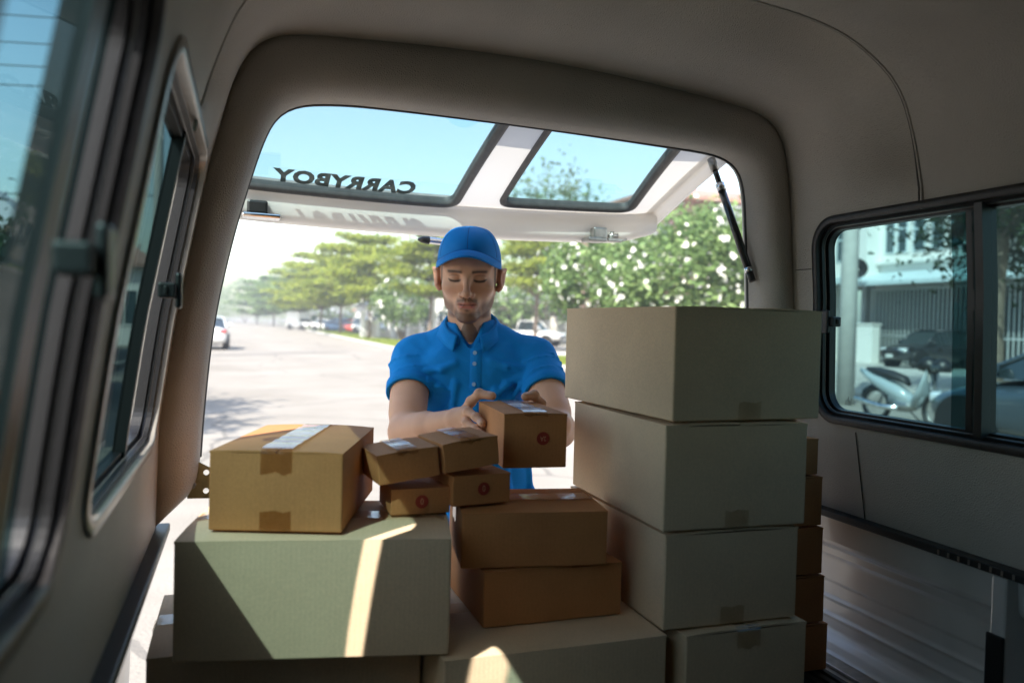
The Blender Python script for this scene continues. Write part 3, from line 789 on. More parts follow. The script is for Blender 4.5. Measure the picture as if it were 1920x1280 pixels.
kerb_run(9.4, 25.6, 33.0, MT['kerb'])
def grass_tufts(name, x0, y0, x1, y1, n, z):
    P = nrg.uniform((x0, y0), (x1, y1), (n, 2)); h = nrg.uniform(.05, .14, n); a = nrg.uniform(0, 6.28, n)
    V = np.zeros((n, 3, 3)); wd = .03
    V[:, 0, 0] = P[:, 0] - wd * np.cos(a); V[:, 0, 1] = P[:, 1] - wd * np.sin(a); V[:, 0, 2] = z
    V[:, 1, 0] = P[:, 0] + wd * np.cos(a); V[:, 1, 1] = P[:, 1] + wd * np.sin(a); V[:, 1, 2] = z
    V[:, 2, :2] = P + nrg.normal(0, .03, (n, 2)); V[:, 2, 2] = z + h
    me = bpy.data.meshes.new(name); me.from_pydata(V.reshape(-1, 3).tolist(), [], np.arange(n * 3).reshape(n, 3).tolist()); me.materials.append(MT['leafy'])
    o = bpy.data.objects.new(name, me); COL.objects.link(o); o['kind'] = 'stuff'; o['label'] = 'short dry grass growing on the kerbed verge'; o['category'] = 'grass'
    return o

def leaf_mat(name, a, b_, c_, trans=.35, gloss=.35):
    m = bpy.data.materials.new(name); m.use_nodes = True; n = m.node_tree; n.nodes.clear()
    ge = N(n, 'ShaderNodeNewGeometry'); cr = N(n, 'ShaderNodeValToRGB')
    e = cr.color_ramp.elements; e[0].color = (*a, 1); e[1].color = (*c_, 1); k = e.new(.5); k.color = (*b_, 1)
    n.links.new(ge.outputs['Random Per Island'], cr.inputs[0])
    df = N(n, 'ShaderNodeBsdfPrincipled'); df.inputs['Roughness'].default_value = gloss; df.inputs['Specular IOR Level'].default_value = .4
    tl = N(n, 'ShaderNodeBsdfTranslucent'); mx = N(n, 'ShaderNodeMixShader'); mx.inputs[0].default_value = trans
    n.links.new(cr.outputs[0], df.inputs['Base Color']); n.links.new(cr.outputs[0], tl.inputs[0])
    o = N(n, 'ShaderNodeOutputMaterial'); n.links.new(df.outputs[0], mx.inputs[1]); n.links.new(tl.outputs[0], mx.inputs[2]); n.links.new(mx.outputs[0], o.inputs[0])
    return m
MT['leafy'] = leaf_mat('yellow_green_leaves', (.23, .30, .045), (.33, .40, .06), (.43, .46, .09), .55)
MT['leafd'] = leaf_mat('mid_green_leaves', (.14, .23, .08), (.20, .31, .10), (.28, .38, .14), .42)
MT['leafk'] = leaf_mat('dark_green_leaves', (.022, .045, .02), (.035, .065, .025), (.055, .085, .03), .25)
MT['petal'] = pmat('white_petals', (.78, .77, .70), .6)
def leaves(centres, size, mat, name, parent, flat=.7, asp=.55):
    """pointed leaf-shaped faces (6 corners) at the given points"""
    n = len(centres); c = np.asarray(centres, float)
    nr = nrg.normal(0, 1, (n, 3)); nr[:, 2] = np.abs(nr[:, 2]) + flat * 2; nr /= np.linalg.norm(nr, axis=1)[:, None]
    a = nrg.normal(0, 1, (n, 3)); a -= nr * (a * nr).sum(1)[:, None]; a /= np.linalg.norm(a, axis=1)[:, None]; b = np.cross(nr, a)
    s = size * nrg.uniform(.6, 1.35, n)[:, None]
    sh = [(-1, 0, 0), (-.35, -asp, .06), (.45, -asp * .8, .06), (1, 0, -.12), (.45, asp * .8, .06), (-.35, asp, .06)]
    V = np.stack([c + a * s * u * .5 + b * s * v * .5 + nr * s * w_ for u, v, w_ in sh], 1)
    me = bpy.data.meshes.new(name); me.vertices.add(n * 6); me.vertices.foreach_set('co', V.reshape(-1).astype(np.float32))
    me.loops.add(n * 6); me.loops.foreach_set('vertex_index', np.arange(n * 6, dtype=np.int32))
    me.polygons.add(n); me.polygons.foreach_set('loop_start', np.arange(0, n * 6, 6, dtype=np.int32)); me.update(calc_edges=True)
    me.materials.append(mat); o = bpy.data.objects.new(name, me); COL.objects.link(o); o.parent = parent; return o
def limb(bm, p, q, r0, r1, wob=.1, n=5):
    p, q = Vector(p), Vector(q); pts, rr = [], []
    for i in range(n + 1):
        t = i / n; o = Vector((rnd.uniform(-1, 1), rnd.uniform(-1, 1), rnd.uniform(-.4, .4))) * wob * math.sin(math.pi * t)
        pts.append(p.lerp(q, t) + o); rr.append(r0 + (r1 - r0) * t)
    add_tube(bm, pts, rr, 7); return pts
def tiered_tree(label, x, y, h, rad, base, mat='leafy', n=7000, tiers=5, size=.26, group='layered street trees along the verge', trunk_r=.14, mulit=0):
    e = empty('street_tree', label, 'tree', (x, y, 0), 0, group)
    bm = bmesh.new(); top = Vector((rnd.uniform(-.2, .2), rnd.uniform(-.2, .2), h * .93))
    limb(bm, (0, 0, -.05), top, trunk_r, trunk_r * .25, .08, 8); pts = []
    for k in range(tiers):
        z = base + (h - base) * (k + .25) / tiers; rr = rad * (1 - .45 * abs(k / max(1, tiers - 1) - .35) * 1.3) * rnd.uniform(.85, 1.1)
        nb = 7; a0 = rnd.random() * 6
        for j in range(nb):
            a = a0 + 2 * math.pi * j / nb + rnd.uniform(-.3, .3); L = rr * rnd.uniform(.6, 1.08)
            q = Vector((math.cos(a) * L, math.sin(a) * L, z + .18 * L + rnd.uniform(-.25, .25)))
            limb(bm, (0, 0, z - .5 * rnd.random()), q, trunk_r * .35, .015, .12, 4)
            for s in range(5):
                t = rnd.uniform(.35, 1.02); cc = Vector((0, 0, z)).lerp(q, t); m_ = int(n / (tiers * nb * 5)); sp = .25 + .30 * rr / 3
                P = nrg.normal(0, 1, (m_, 3)) * (sp, sp, .13) + (cc.x + rnd.uniform(-.4, .4), cc.y + rnd.uniform(-.4, .4), cc.z + rnd.uniform(-.05, .15)); pts.append(P)
    bm_ob('trunk', bm, MT['bark'], e, smooth=True)
    leaves(np.concatenate(pts), size, MT[mat], 'crown', e, .9)
    return e
def round_bush(name, label, x, y, h, rx, ry, z0, mat, n, nfl, size=.2, cat='tree', fs=.13, stems=5, group=None, clumps=60, flowcol=None):
    e = empty(name, label, cat, (x, y, 0), 0, group)
    bm = bmesh.new()
    for k in range(stems):
        a = 2 * math.pi * k / stems + rnd.random(); limb(bm, (0, 0, -.05), (math.cos(a) * rx * .55, math.sin(a) * ry * .55, z0 + (h - z0) * rnd.uniform(.4, .8)), .09, .03, .15, 5)
    bm_ob('trunk', bm, MT['bark'], e, smooth=True)
    P = []; C = []
    for k in range(clumps):
        a = rnd.random() * 2 * math.pi; u = rnd.uniform(-.85, 1); rr = (1 - u * u) ** .5 * rnd.uniform(.7, 1.05)
        c = np.array([math.cos(a) * rr * rx, math.sin(a) * rr * ry, z0 + (h - z0) * (.5 + .5 * u)]); C.append(c)
        m_ = int(n / clumps); P.append(nrg.normal(0, 1, (m_, 3)) * (.17 * rx, .17 * ry, .12 * (h - z0)) + c)
    leaves(np.concatenate(P), size, MT[mat], 'crown', e, .3, .45)
    if nfl:
        V, F = [], []
        fs0 = fs
        for k in range(nfl):
            fs = fs0 * rnd.uniform(.6, 1.35); c = C[int(len(C) * rnd.random() ** 1.7)] + 0 * C[rnd.randrange(len(C))] + nrg.normal(0, 1, 3) * (.2 * rx, .2 * ry, .14 * (h - z0))
            v = c - np.array([0, 0, z0 + (h - z0) * .45]); v = v / (np.linalg.norm(v) + 1e-6); c = c + v * .18 * rx
            t = Vector(v).normalized(); u = t.cross(Vector((.3, .2, 1))).normalized(); w_ = t.cross(u)
            for q in range(3):
                cc = Vector(c) + (u * rnd.uniform(-1, 1) + w_ * rnd.uniform(-1, 1)) * fs * .9
                for pz in range(5):
                    a = 2 * math.pi * pz / 5 + q; b0 = len(V)
                    d = u * math.cos(a) + w_ * math.sin(a); s_ = u * math.cos(a + 1.57) + w_ * math.sin(a + 1.57)
                    V += [cc, cc + d * fs * .5 + s_ * fs * .3 + t * .02, cc + d * fs + t * .035, cc + d * fs * .5 - s_ * fs * .3 + t * .02]; F.append((b0, b0 + 1, b0 + 2, b0 + 3))
        o = mesh_ob('blossom', V, F, MT['petal'], e); o['kind'] = 'stuff'
    return e
grass = sheet('grass_verge', 7.55, 41.15, 10.6, 200, .09, MT['grass'])
grass2 = sheet('grass_verge', 9.55, 25.55, 17.2, 33, .09, MT['grass'])
grass_tufts('grass', 7.6, 41.3, 10.5, 90, 9000, .09); 
o = grass_tufts('grass', 9.6, 25.7, 17.1, 32.9, 9000, .09); o['label'] = 'patch of yellowing grass on the kerbed island beside the flowering tree'

TR = [(15.6, 42.6, 6.9, 2.9, 3.3, 9000, 'layered yellow-green street tree with forked pale trunk right of the man'),
      (10.9, 48.8, 7.5, 3.3, 3.0, 10000, 'nearest layered street tree directly left of the blue cap'),
      (8.9, 60.5, 8.0, 3.8, 2.9, 9000, 'second layered street tree left of the man, bright yellow-green'),
      (8.4, 75.5, 8.7, 4.2, 2.7, 9000, 'third layered street tree left of the man, over the parked cars'),
      (7.9, 90, 8.9, 4.4, 2.6, 8000, 'fourth layered tree along the verge, paler with distance'),
      (7.0, 106, 8.8, 4.4, 2.4, 7000, 'fifth layered tree along the verge, near the white van'),
      (6.2, 124, 9.0, 4.6, 2.2, 6000, 'sixth layered tree along the verge towards the end of the road'),
      (4.8, 146, 9.0, 5.0, 2.0, 5000, 'seventh layered tree far along the verge'),
      (2.4, 172, 9.5, 5.5, 1.5, 5000, 'farthest layered tree of the row, beside the padded pillar')]
for i, (x, y, h, r_, b_, n_, lab) in enumerate(TR):
    tiered_tree(lab, x, y, h, r_, b_, 'leafy' if i < 6 else 'leafd', n_, 5 if i else 4, .24 + .004 * (y - 40), trunk_r=.15)
for x, y, h, r_, lab in ((22.5, 58, 11.5, 4.4, 'tall added tree standing in for leafy reflections in the right tailgate glass'), (20.5, 83, 7.5, 4, 'green tree behind the parked cars, left of the gate pillars'), (26, 96, 8, 5, 'green tree beyond the white houses behind the man'), (14, 130, 9, 6, 'dark tree beyond the white van'),  # first tree is added to give the leafy reflection in the gate glass
                    (0, 230, 11, 9, 'distant broad tree closing the end of the road'), (12, 210, 12, 9, 'distant broad tree above the far cars'), (-9, 215, 12, 8, 'pale distant tree left of the road end'), (24, 180, 12, 9, 'distant broad tree over the white houses')):
    round_bush('broad_tree', lab, x, y, h, r_, r_, 1.2, 'leafd', 5000, 0, .45, stems=4, group='trees far behind the parked cars')
round_bush('frangipani_tree', 'large frangipani covered in white blossom behind the tall carton stack', 14.8, 24.4, 5.0, 3.1, 2.6, .9, 'leafd', 15000, 620, .26, clumps=110, fs=.07)
round_bush('frangipani_tree', 'lower frangipani with white blossom beside the white pickup truck', 12.2, 27.4, 4.6, 1.6, 1.5, 2.0, 'leafd', 5000, 150, .24, clumps=60, fs=.08)
round_bush('frangipani_tree', 'sparse frangipani with white blossom behind the forked street tree', 14.0, 51.5, 4.6, 1.8, 2.0, 1.4, 'leafd', 3500, 90, .26, clumps=50, fs=.13)
round_bush('frangipani_tree', 'small frangipani with white blossom in front of the gate pillars, left of the man', 10.6, 56.5, 4.0, 1.9, 1.6, 1.4, 'leafd', 3000, 80, .26, clumps=40, fs=.13)
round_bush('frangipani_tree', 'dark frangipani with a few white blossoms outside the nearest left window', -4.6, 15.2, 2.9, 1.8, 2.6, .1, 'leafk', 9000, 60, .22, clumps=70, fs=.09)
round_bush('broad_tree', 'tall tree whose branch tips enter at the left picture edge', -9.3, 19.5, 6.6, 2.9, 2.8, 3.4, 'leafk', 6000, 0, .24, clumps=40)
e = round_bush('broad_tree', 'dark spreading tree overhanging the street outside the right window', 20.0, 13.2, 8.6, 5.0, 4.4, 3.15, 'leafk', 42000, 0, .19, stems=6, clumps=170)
bm = bmesh.new(); limb(bm, (-3.4, 1.0, -.05), (-3.3, 1.0, 4.4), .27, .20, .04, 6); limb(bm, (-3.3, 1.0, 4.0), (-1, .2, 5.8), .16, .08, .1, 6); bm_ob('trunk', bm, MT['bark'], e, smooth=True)

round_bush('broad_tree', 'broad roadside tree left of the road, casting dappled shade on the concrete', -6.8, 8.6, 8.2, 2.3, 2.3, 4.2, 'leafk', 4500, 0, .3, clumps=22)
# ---- buildings
def slab(e, name, lo, hi, mat, bev=0.0): return box_ob(name, lo, hi, MT[mat], e, bev)
def window(e, x0, x1, z0, z1, y, face='-y', frame='wall', nmul=1, bars=False):
    """framed window set in a wall that faces -y or -x; sits proud by 3 cm"""
    f = bmesh.new(); t = .07
    if face == '-y':
        for a, b in (((x0 - t, y - .05, z0 - t), (x1 + t, y + .02, z0)), ((x0 - t, y - .05, z1), (x1 + t, y + .02, z1 + t)), ((x0 - t, y - .05, z0), (x0, y + .02, z1)), ((x1, y - .05, z0), (x1 + t, y + .02, z1))): add_box(f, a, b)
        for k in range(nmul):
            xm = x0 + (x1 - x0) * (k + 1) / (nmul + 1); add_box(f, (xm - .03, y - .04, z0), (xm + .03, y - .005, z1))
        w_ = bm_ob('window', f, MT[frame], e); box_ob('pane', (x0, y - .015, z0), (x1, y - .005, z1), MT['winglass'], w_)
    else:
        for a, b in (((y - .05, x0 - t, z0 - t), (y + .02, x1 + t, z0)), ((y - .05, x0 - t, z1), (y + .02, x1 + t, z1 + t)), ((y - .05, x0 - t, z0), (y + .02, x0, z1)), ((y - .05, x1, z0), (y + .02, x1 + t, z1))): add_box(f, a, b)
        for k in range(nmul):
            xm = x0 + (x1 - x0) * (k + 1) / (nmul + 1); add_box(f, (y - .04, xm - .03, z0), (y - .005, xm + .03, z1))
        w_ = bm_ob('window', f, MT[frame], e); box_ob('pane', (y - .015, x0, z0), (y - .005, x1, z1), MT['winglass'], w_)
    return w_
def bars_run(e, name, p0, p1, z0, z1, step, r, mat, rails=(0.06, .94)):
    p0, p1 = Vector(p0), Vector(p1); L = (p1 - p0).length; n = int(L / step)
    me = None
    for i in range(n + 1):
        p = p0.lerp(p1, i / n)
        if me is None:
            bm = bmesh.new(); add_box(bm, (-r, -r, z0), (r, r, z1)); me = bpy.data.meshes.new(name); bm.to_mesh(me); bm.free(); me.materials.append(mat)
        o = bpy.data.objects.new(name, me); COL.objects.link(o); o.parent = e; o.location = (p.x, p.y, 0)
    for q in rails:
        z = z0 + (z1 - z0) * q; tube_ob('gate_rail', [(p0.x, p0.y, z), (p1.x, p1.y, z)], r * 1.2, mat, e, 4)
# townhouse terrace outside the right window (faces -x)
TX = 31.0
th = empty('townhouse', 'white two-storey townhouse with barred dark garage seen through the right window', 'house', (TX, 28, 0))
def T(a): return (a[0] - TX, a[1] - 28, a[2])
def tb(name, lo, hi, mat, bev=0.0): return box_ob(name, T(lo), T(hi), MT[mat], th, bev)
tb('upper_wall', (31.0, 21, 4.2), (38, 33.2, 9.2), 'wall')
tb('side_wing', (30.1, 33.2, 4.2), (38, 38.6, 9.2), 'wall')
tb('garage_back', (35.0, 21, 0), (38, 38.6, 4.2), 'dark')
tb('garage_ceiling', (31, 21, 4.0), (35, 38.6, 4.195), 'wall')
tb('ground_column', (30.6, 36.2, 0), (31.2, 36.9, 4.0), 'wall'); tb('ground_column', (30.6, 33.7, 0), (31.2, 34.0, 4.0), 'wallgr'); tb('ground_column', (30.6, 20.8, 0), (31.2, 21.3, 4.0), 'wall')
tb('door', (34.9, 34.6, 0), (34.98, 35.6, 2.2), 'winglass')
tb('ledge', (30.7, 21, 5.0), (31.0, 33.19, 5.16), 'wall'); tb('canopy_slab', (29.6, 33.3, 4.05), (31, 38.6, 4.40), 'awn', .02)
aw = mesh_ob('awning', [T(p) for p in ((29.0, 21, 4.02), (29.0, 33.4, 4.02), (31.0, 33.4, 4.62), (31.0, 21, 4.62), (29.0, 21, 3.84), (29.0, 33.4, 3.84), (31.0, 33.4, 4.50), (31.0, 21, 4.50))],
             [(0, 1, 2, 3), (7, 6, 5, 4), (0, 4, 5, 1), (1, 5, 6, 2), (3, 7, 4, 0)], MT['awn'], th)
class _E: pass
for (y0, y1, z0, z1, X_, nm) in ((37.0, 37.7, 4.9, 7.0, 30.1, 0), (34.7, 35.3, 5.3, 7.2, 30.1, 0), (31.5, 32.0, 5.6, 7.6, 31, 0), (32.3, 32.8, 5.6, 7.6, 31, 0), (30.4, 31.0, 5.6, 7.4, 31, 0), (29.3, 29.9, 5.6, 7.4, 31, 0), (28.2, 28.8, 5.6, 7.4, 31, 0), (27.1, 27.7, 5.6, 7.4, 31, 0), (24.2, 24.8, 5.6, 7.4, 31, 0), (23, 23.6, 5.6, 7.4, 31, 0)):
    window(th, y0 - 28, y1 - 28, z0, z1, X_ - TX, '-x', 'awn', nm)
    box_ob('transom', (X_ - TX - .04, y0 - 28, (z0 * .45 + z1 * .55)), (X_ - TX - .004, y1 - 28, (z0 * .45 + z1 * .55) + .09), MT['awn'], th)
gt = empty('driveway_gate', 'tall grey barred gate across the garage under the awning', 'gate', (30.4, 28, 0))
bars_run(gt, 'gate_bar', (0, -6.4, 0), (0, 5.0, 0), .1, 3.8, .24, .028, MT['barm'], (.02, .35, .97))
gp_ = empty('gate_post', 'low white rendered gate pillar beside the dark garage', 'pillar', (29.4, 32.6, 0))
box_ob('shaft', (-.25, -1.0, 0), (.25, .75, 1.9), MT['wall'], gp_, .02); box_ob('cap', (-.3, -1.05, 1.9), (.3, .80, 1.98), MT['wall'], gp_, .01)
gp_ = empty('gate_post', 'slim white gate pillar right of the dark tree trunk', 'pillar', (29.4, 23.3, 0))
box_ob('shaft', (-.15, -.2, 0), (.15, .2, 2.1), MT['wall'], gp_, .02); box_ob('cap', (-.18, -.23, 2.1), (.18, .23, 2.16), MT['wall'], gp_, .01)
h2 = empty('townhouse', 'next white townhouse of the terrace beyond the dark tree trunk', 'house', (31, 12, 0))
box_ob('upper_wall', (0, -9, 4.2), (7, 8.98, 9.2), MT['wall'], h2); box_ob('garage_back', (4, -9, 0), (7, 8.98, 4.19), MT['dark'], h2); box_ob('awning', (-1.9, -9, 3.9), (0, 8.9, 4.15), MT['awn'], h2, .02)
for k in range(5): window(h2, -7 + 3 * k, -6.2 + 3 * k, 5.6, 7.4, 0, '-x', 'awn')
bars_run(h2, 'gate_bar', (-.6, -8.5, 0), (-.6, 8.5, 0), .1, 3.6, .24, .022, MT['barm'])
# satellite dish
d = empty('satellite_dish', 'round black satellite dish on the awning edge of the white townhouse', 'satellite dish', (28.5, 32.0, 4.75))
vs_, fs = [], []
for i in range(7):
    r_ = .52 * i / 6
    for k in range(24): vs_.append((-.10 + .22 * (r_ / .52) ** 2 * -1 + .1, r_ * math.cos(k * R(15)), r_ * math.sin(k * R(15))))
for i in range(6):
    for k in range(24): fs.append((i * 24 + k, (i + 1) * 24 + k, (i + 1) * 24 + (k + 1) % 24, i * 24 + (k + 1) % 24))
dd = mesh_ob('reflector', vs_, fs, MT['black'], d, smooth=True); dd.rotation_euler = (0, R(-25), R(40))
tube_ob('feed_arm', [(-.05, 0, -.35), (-.45, -.25, 0)], .02, MT['steel'], d, 6); box_ob('feed_horn', (-.50, -.30, -.05), (-.40, -.20, .05), MT['steel'], d, .01)
tube_ob('mast', [(.05, 0, -.1), (.3, .1, -.75)], .03, MT['steel'], d, 8)
# utility pole
pl = empty('utility_pole', 'pale tapering concrete utility pole just outside the right window', 'utility pole', (11.86, 13.54, 0))
bm = bmesh.new(); add_tube(bm, [(0, 0, -.1), (.02, .02, 3), (.04, .03, 9.5)], [.185, .165, .11], 14); bm_ob('shaft', bm, MT['pole'], pl)
bm = bmesh.new(); add_box(bm, (-.9, -.06, 8.6), (.9, .06, 8.72), .01); bm_ob('crossarm', bm, MT['pole'], pl)
for k in (-.8, -.4, .4, .8): tube_ob('insulator', [(k, 0, 8.72), (k, 0, 8.9)], .04, MT['wall'], pl, 8)
# overhead wires on the left
for k, (z0, z1, y_) in enumerate(((10.9, 11.2, 29), (10.2, 10.5, 29.5), (9.6, 9.9, 30), (9.05, 9.3, 30.2), (5.75, 5.7, 30.5))):
    lab = ['highest overhead wire crossing the left edge of the sky', 'second overhead wire from the top at the left', 'third overhead wire from the top at the left', 'fourth overhead wire from the top at the left', 'lowest overhead wire, well under the others at the left'][k]
    t = tube_ob('overhead_wire', [(-25 + .92 * j, y_ + .02 * j, z0 + (z1 - z0) * j / 24 - .5 * math.sin(math.pi * j / 24)) for j in range(25)], .022, MT['wire'], None, 5)
    tag(t, lab, 'wire', 'overhead wires at the left')
pl = empty('utility_pole', 'concrete pole where the overhead wires end, seen past the left sash latch', 'utility pole', (-2.9, 30.2, 0))
bm = bmesh.new(); add_tube(bm, [(0, 0, -.1), (0, 0, 11.6)], [.2, .12], 10); bm_ob('shaft', bm, MT['pole'], pl)
pl = empty('utility_pole', 'tall concrete pole carrying the overhead wires, outside the left windows', 'utility pole', (-25, 28.5, 0))
bm = bmesh.new(); add_tube(bm, [(0, 0, -.1), (0, 0, 11.6)], [.2, .12], 10); bm_ob('shaft', bm, MT['pole'], pl)

def house(name, label, x, y, w_, d_, h_, wall, roof='flat', wins=(), cat='house', rh=1.5, over=.5, floors=True):
    e = empty(name, label, cat, (x, y, 0))
    box_ob('wall', (0, 0, 0), (w_, d_, h_), MT[wall], e)
    if roof == 'flat': box_ob('roof', (-over, -over, h_), (w_ + over, d_ + over, h_ + .25), MT['wall'], e, .02)
    else:
        bm = bmesh.new(); o_ = over
        v = [bm.verts.new(p) for p in ((-o_, -o_, h_ - .1), (w_ + o_, -o_, h_ - .1), (w_ + o_, d_ + o_, h_ - .1), (-o_, d_ + o_, h_ - .1), (w_ * .3, d_ / 2, h_ + rh), (w_ * .7, d_ / 2, h_ + rh),
                                       (-o_, -o_, h_ - .28), (w_ + o_, -o_, h_ - .28), (w_ + o_, d_ + o_, h_ - .28), (-o_, d_ + o_, h_ - .28))]
        for f in ((0, 1, 5, 4), (1, 2, 5), (2, 3, 4, 5), (3, 0, 4), (0, 6, 7, 1), (1, 7, 8, 2), (2, 8, 9, 3), (3, 9, 6, 0), (9, 8, 7, 6)): bm.faces.new([v[i] for i in f])
        bmesh.ops.recalc_face_normals(bm, faces=bm.faces); rf = bm_ob('roof', bm, MT[roof], e)
        n_ = int(d_ / 2 / .35); me = None
        for k in range(int((w_ * .9) / .5)):     # raised tile courses down the front slope
            xx = .1 * w_ + .5 * k; tt = min(1, max(0, 1 - abs(xx / w_ - .5) * 1.0))
            a_ = Vector((xx, -o_, h_ - .08)); b_ = Vector((xx, d_ / 2 * .55, h_ - .08 + (rh + .1) * .55 * .95))
            tube_ob('roof_tile_rib', [a_, b_], .05, MT[roof], rf, 5)
    for (x0, x1, z0, z1, nm) in wins: window(e, x0, x1, z0, z1, 0, '-y', 'wall', nm)
    return e
hb = house('brick_house', 'two-storey dusty pink house with red tiled roof behind the frangipani', 20.0, 37.5, 13, 9, 8.5, 'wallbr', 'tile', ((.5, 1.1, 5.2, 6.9, 0), (2.2, 2.9, 5.2, 7.0, 1), (7, 8, 5.2, 7, 1)), rh=1.3, over=.9)
box_ob('corner_pier', (3.5, -1.1, 0), (5.0, -.02, 8.0), MT['wallgr'], hb); box_ob('wall_band', (-.05, -.15, 4.6), (13.05, -.01, 4.9), MT['wall'], hb)
box_ob('balcony_wall', (-.6, -.5, 0), (.1, 3, 7.3), MT['wallgr'], hb)
hc = house('low_building', 'low white building with open carport behind the white pickup truck', 18.5, 64, 10.5, 8, 3.3, 'wallp', 'flat', ((5.5, 7, 1, 2.3, 1),), over=.9)
for k in range(5): box_ob('column', (.2 + 2.4 * k, -2.4, 0), (.5 + 2.4 * k, -2.1, 3.2), MT['wall'], hc)
box_ob('carport_roof', (-.6, -2.8, 3.2), (11, -.92, 3.5), MT['wall'], hc, .03); box_ob('garage_shade_panel', (1, -.03, 0), (4.6, -.005, 2.6), MT['dark'], hc)  # flat dark panel stands for the shaded garage inside
mesh_ob('pitched_roof', [(-.8, -2.8, 3.55), (11.2, -2.8, 3.55), (9, 3, 6.0), (1.5, 3, 6.0), (11.2, 8.8, 3.55), (-.8, 8.8, 3.55)], [(0, 1, 2, 3), (1, 4, 2), (4, 5, 3, 2), (5, 0, 3)], MT['wall'], hc)
hd = house('gate_house', 'white gate house with an arched porch left of the man', 12.4, 64, 4.2, 4, 3.9, 'wall', 'flat', ((2.6, 3.6, .9, 2.4, 1),), 'gate house', over=.35)
box_ob('porch_shade_panel', (.5, -.02, 0), (1.9, -.004, 2.6), MT['dark'], hd)  # dark sheet on the wall stands for porch shade
hw = empty('boundary_wall', 'low white boundary wall with pillars and grilles left of the man', 'wall', (8.6, 62, 0))
for k in range(8):
    box_ob('pillar', (k * 1.15 - .18, -.18, 0), (k * 1.15 + .18, .18, 2.2 if k % 3 == 0 else 1.7), MT['wall'], hw, .02)
    if k < 7: box_ob('wall_panel', (k * 1.15 + .18, -.08, 0), (k * 1.15 + .97, .08, .7 if k % 3 else 1.5), MT['wallp'], hw)
    if k < 7 and k % 3: bars_run(hw, 'grille_bar', (k * 1.15 + .2, 0, 0), (k * 1.15 + .95, 0, 0), .7, 1.5, .15, .018, MT['barm'])
hw = empty('boundary_wall', 'pale pillared fence wall behind the white pickup truck, right part', 'wall', (20.5, 56, 0))
for k in range(9):
    box_ob('pillar', (k * 1.5 - .2, -.2, 0), (k * 1.5 + .2, .2, 2.1), MT['wallp'], hw, .02)
    if k < 8: bars_run(hw, 'grille_bar', (k * 1.5 + .3, 0, 0), (k * 1.5 + 1.2, 0, 0), .3, 1.8, .18, .02, MT['barm'])
fs_ = empty('slatted_fence', 'dark slatted fence under a pale canopy right of the frangipani', 'fence', (17.2, 28.6, 0))
for k in range(26): box_ob('slat', (k * .16, 0, .1), (k * .16 + .12, .03, 2.6), MT['wallgr'] if k % 5 else MT['wallbr'], fs_)
ca = empty('shade_canopy', 'pale flat canopy above the slatted fence', 'canopy', (17.0, 28.2, 3.0))
mesh_ob('canopy_sheet', [(0, 0, 0), (5, 0, .35), (5, 2.4, .45), (0, 2.4, .1), (0, 0, .12), (5, 0, .47), (5, 2.4, .57), (0, 2.4, .22)], [(0, 1, 2, 3), (7, 6, 5, 4), (0, 4, 5, 1), (1, 5, 6, 2), (2, 6, 7, 3), (3, 7, 4, 0)], MT['wall'], ca)
for p in ((.2, .2), (4.7, .2), (.2, 2.2), (4.7, 2.2)): tube_ob('post', [(p[0], p[1], -3.0), (p[0], p[1], .3)], .05, MT['steel'], ca, 8)
for i, (x, y, w_, h_, lab) in enumerate(((13, 92, 10, 6.2, 'white house behind the parked cars, largest of the far row'), (15.5, 112, 9, 5.5, 'cream house behind the white van'), (9.5, 138, 8, 4.2, 'far low white house left of the parked cars'), (30, 78, 12, 6, 'white house behind the carport building'))):
    house('far_house', lab, x, y, w_, 8, h_ * .55, 'wall' if i % 2 == 0 else 'wallp', 'tile' if i == 1 else 'wallgr', ((1, 2, 1, 2.3, 0), (3, 4, 1, 2.3, 0), (6, 7, 1, 2.3, 0)), rh=1.4)
hl = house('roofed_house', 'white house with grey tiled roof outside the left windows', -15.5, 26, 9.4, 9, 4.0, 'wall', 'wallgr', ((6.0, 7.2, 1, 2.6, 1),), rh=2.2)
hm = house('roofed_house', 'white house with red tiled roof seen past the left window latch', -13.5, 42, 9.2, 9, 4.0, 'wall', 'tile', ((7.5, 8.6, 1, 2.6, 1),), rh=2.0)
lm = empty('street_lamp', 'slim white lamp post among the trees left of the man', 'lamp post', (12.0, 52.5, 0))
tube_ob('post', [(0, 0, 0), (0, 0, 6.5)], .09, MT['wall'], lm, 8); tube_ob('arm', [(0, 0, 6.4), (-.8, -.3, 6.7)], .05, MT['wall'], lm, 6); box_ob('lamp_head', (-1.2, -.45, 6.62), (-.75, -.2, 6.74), MT['steel'], lm, .02)

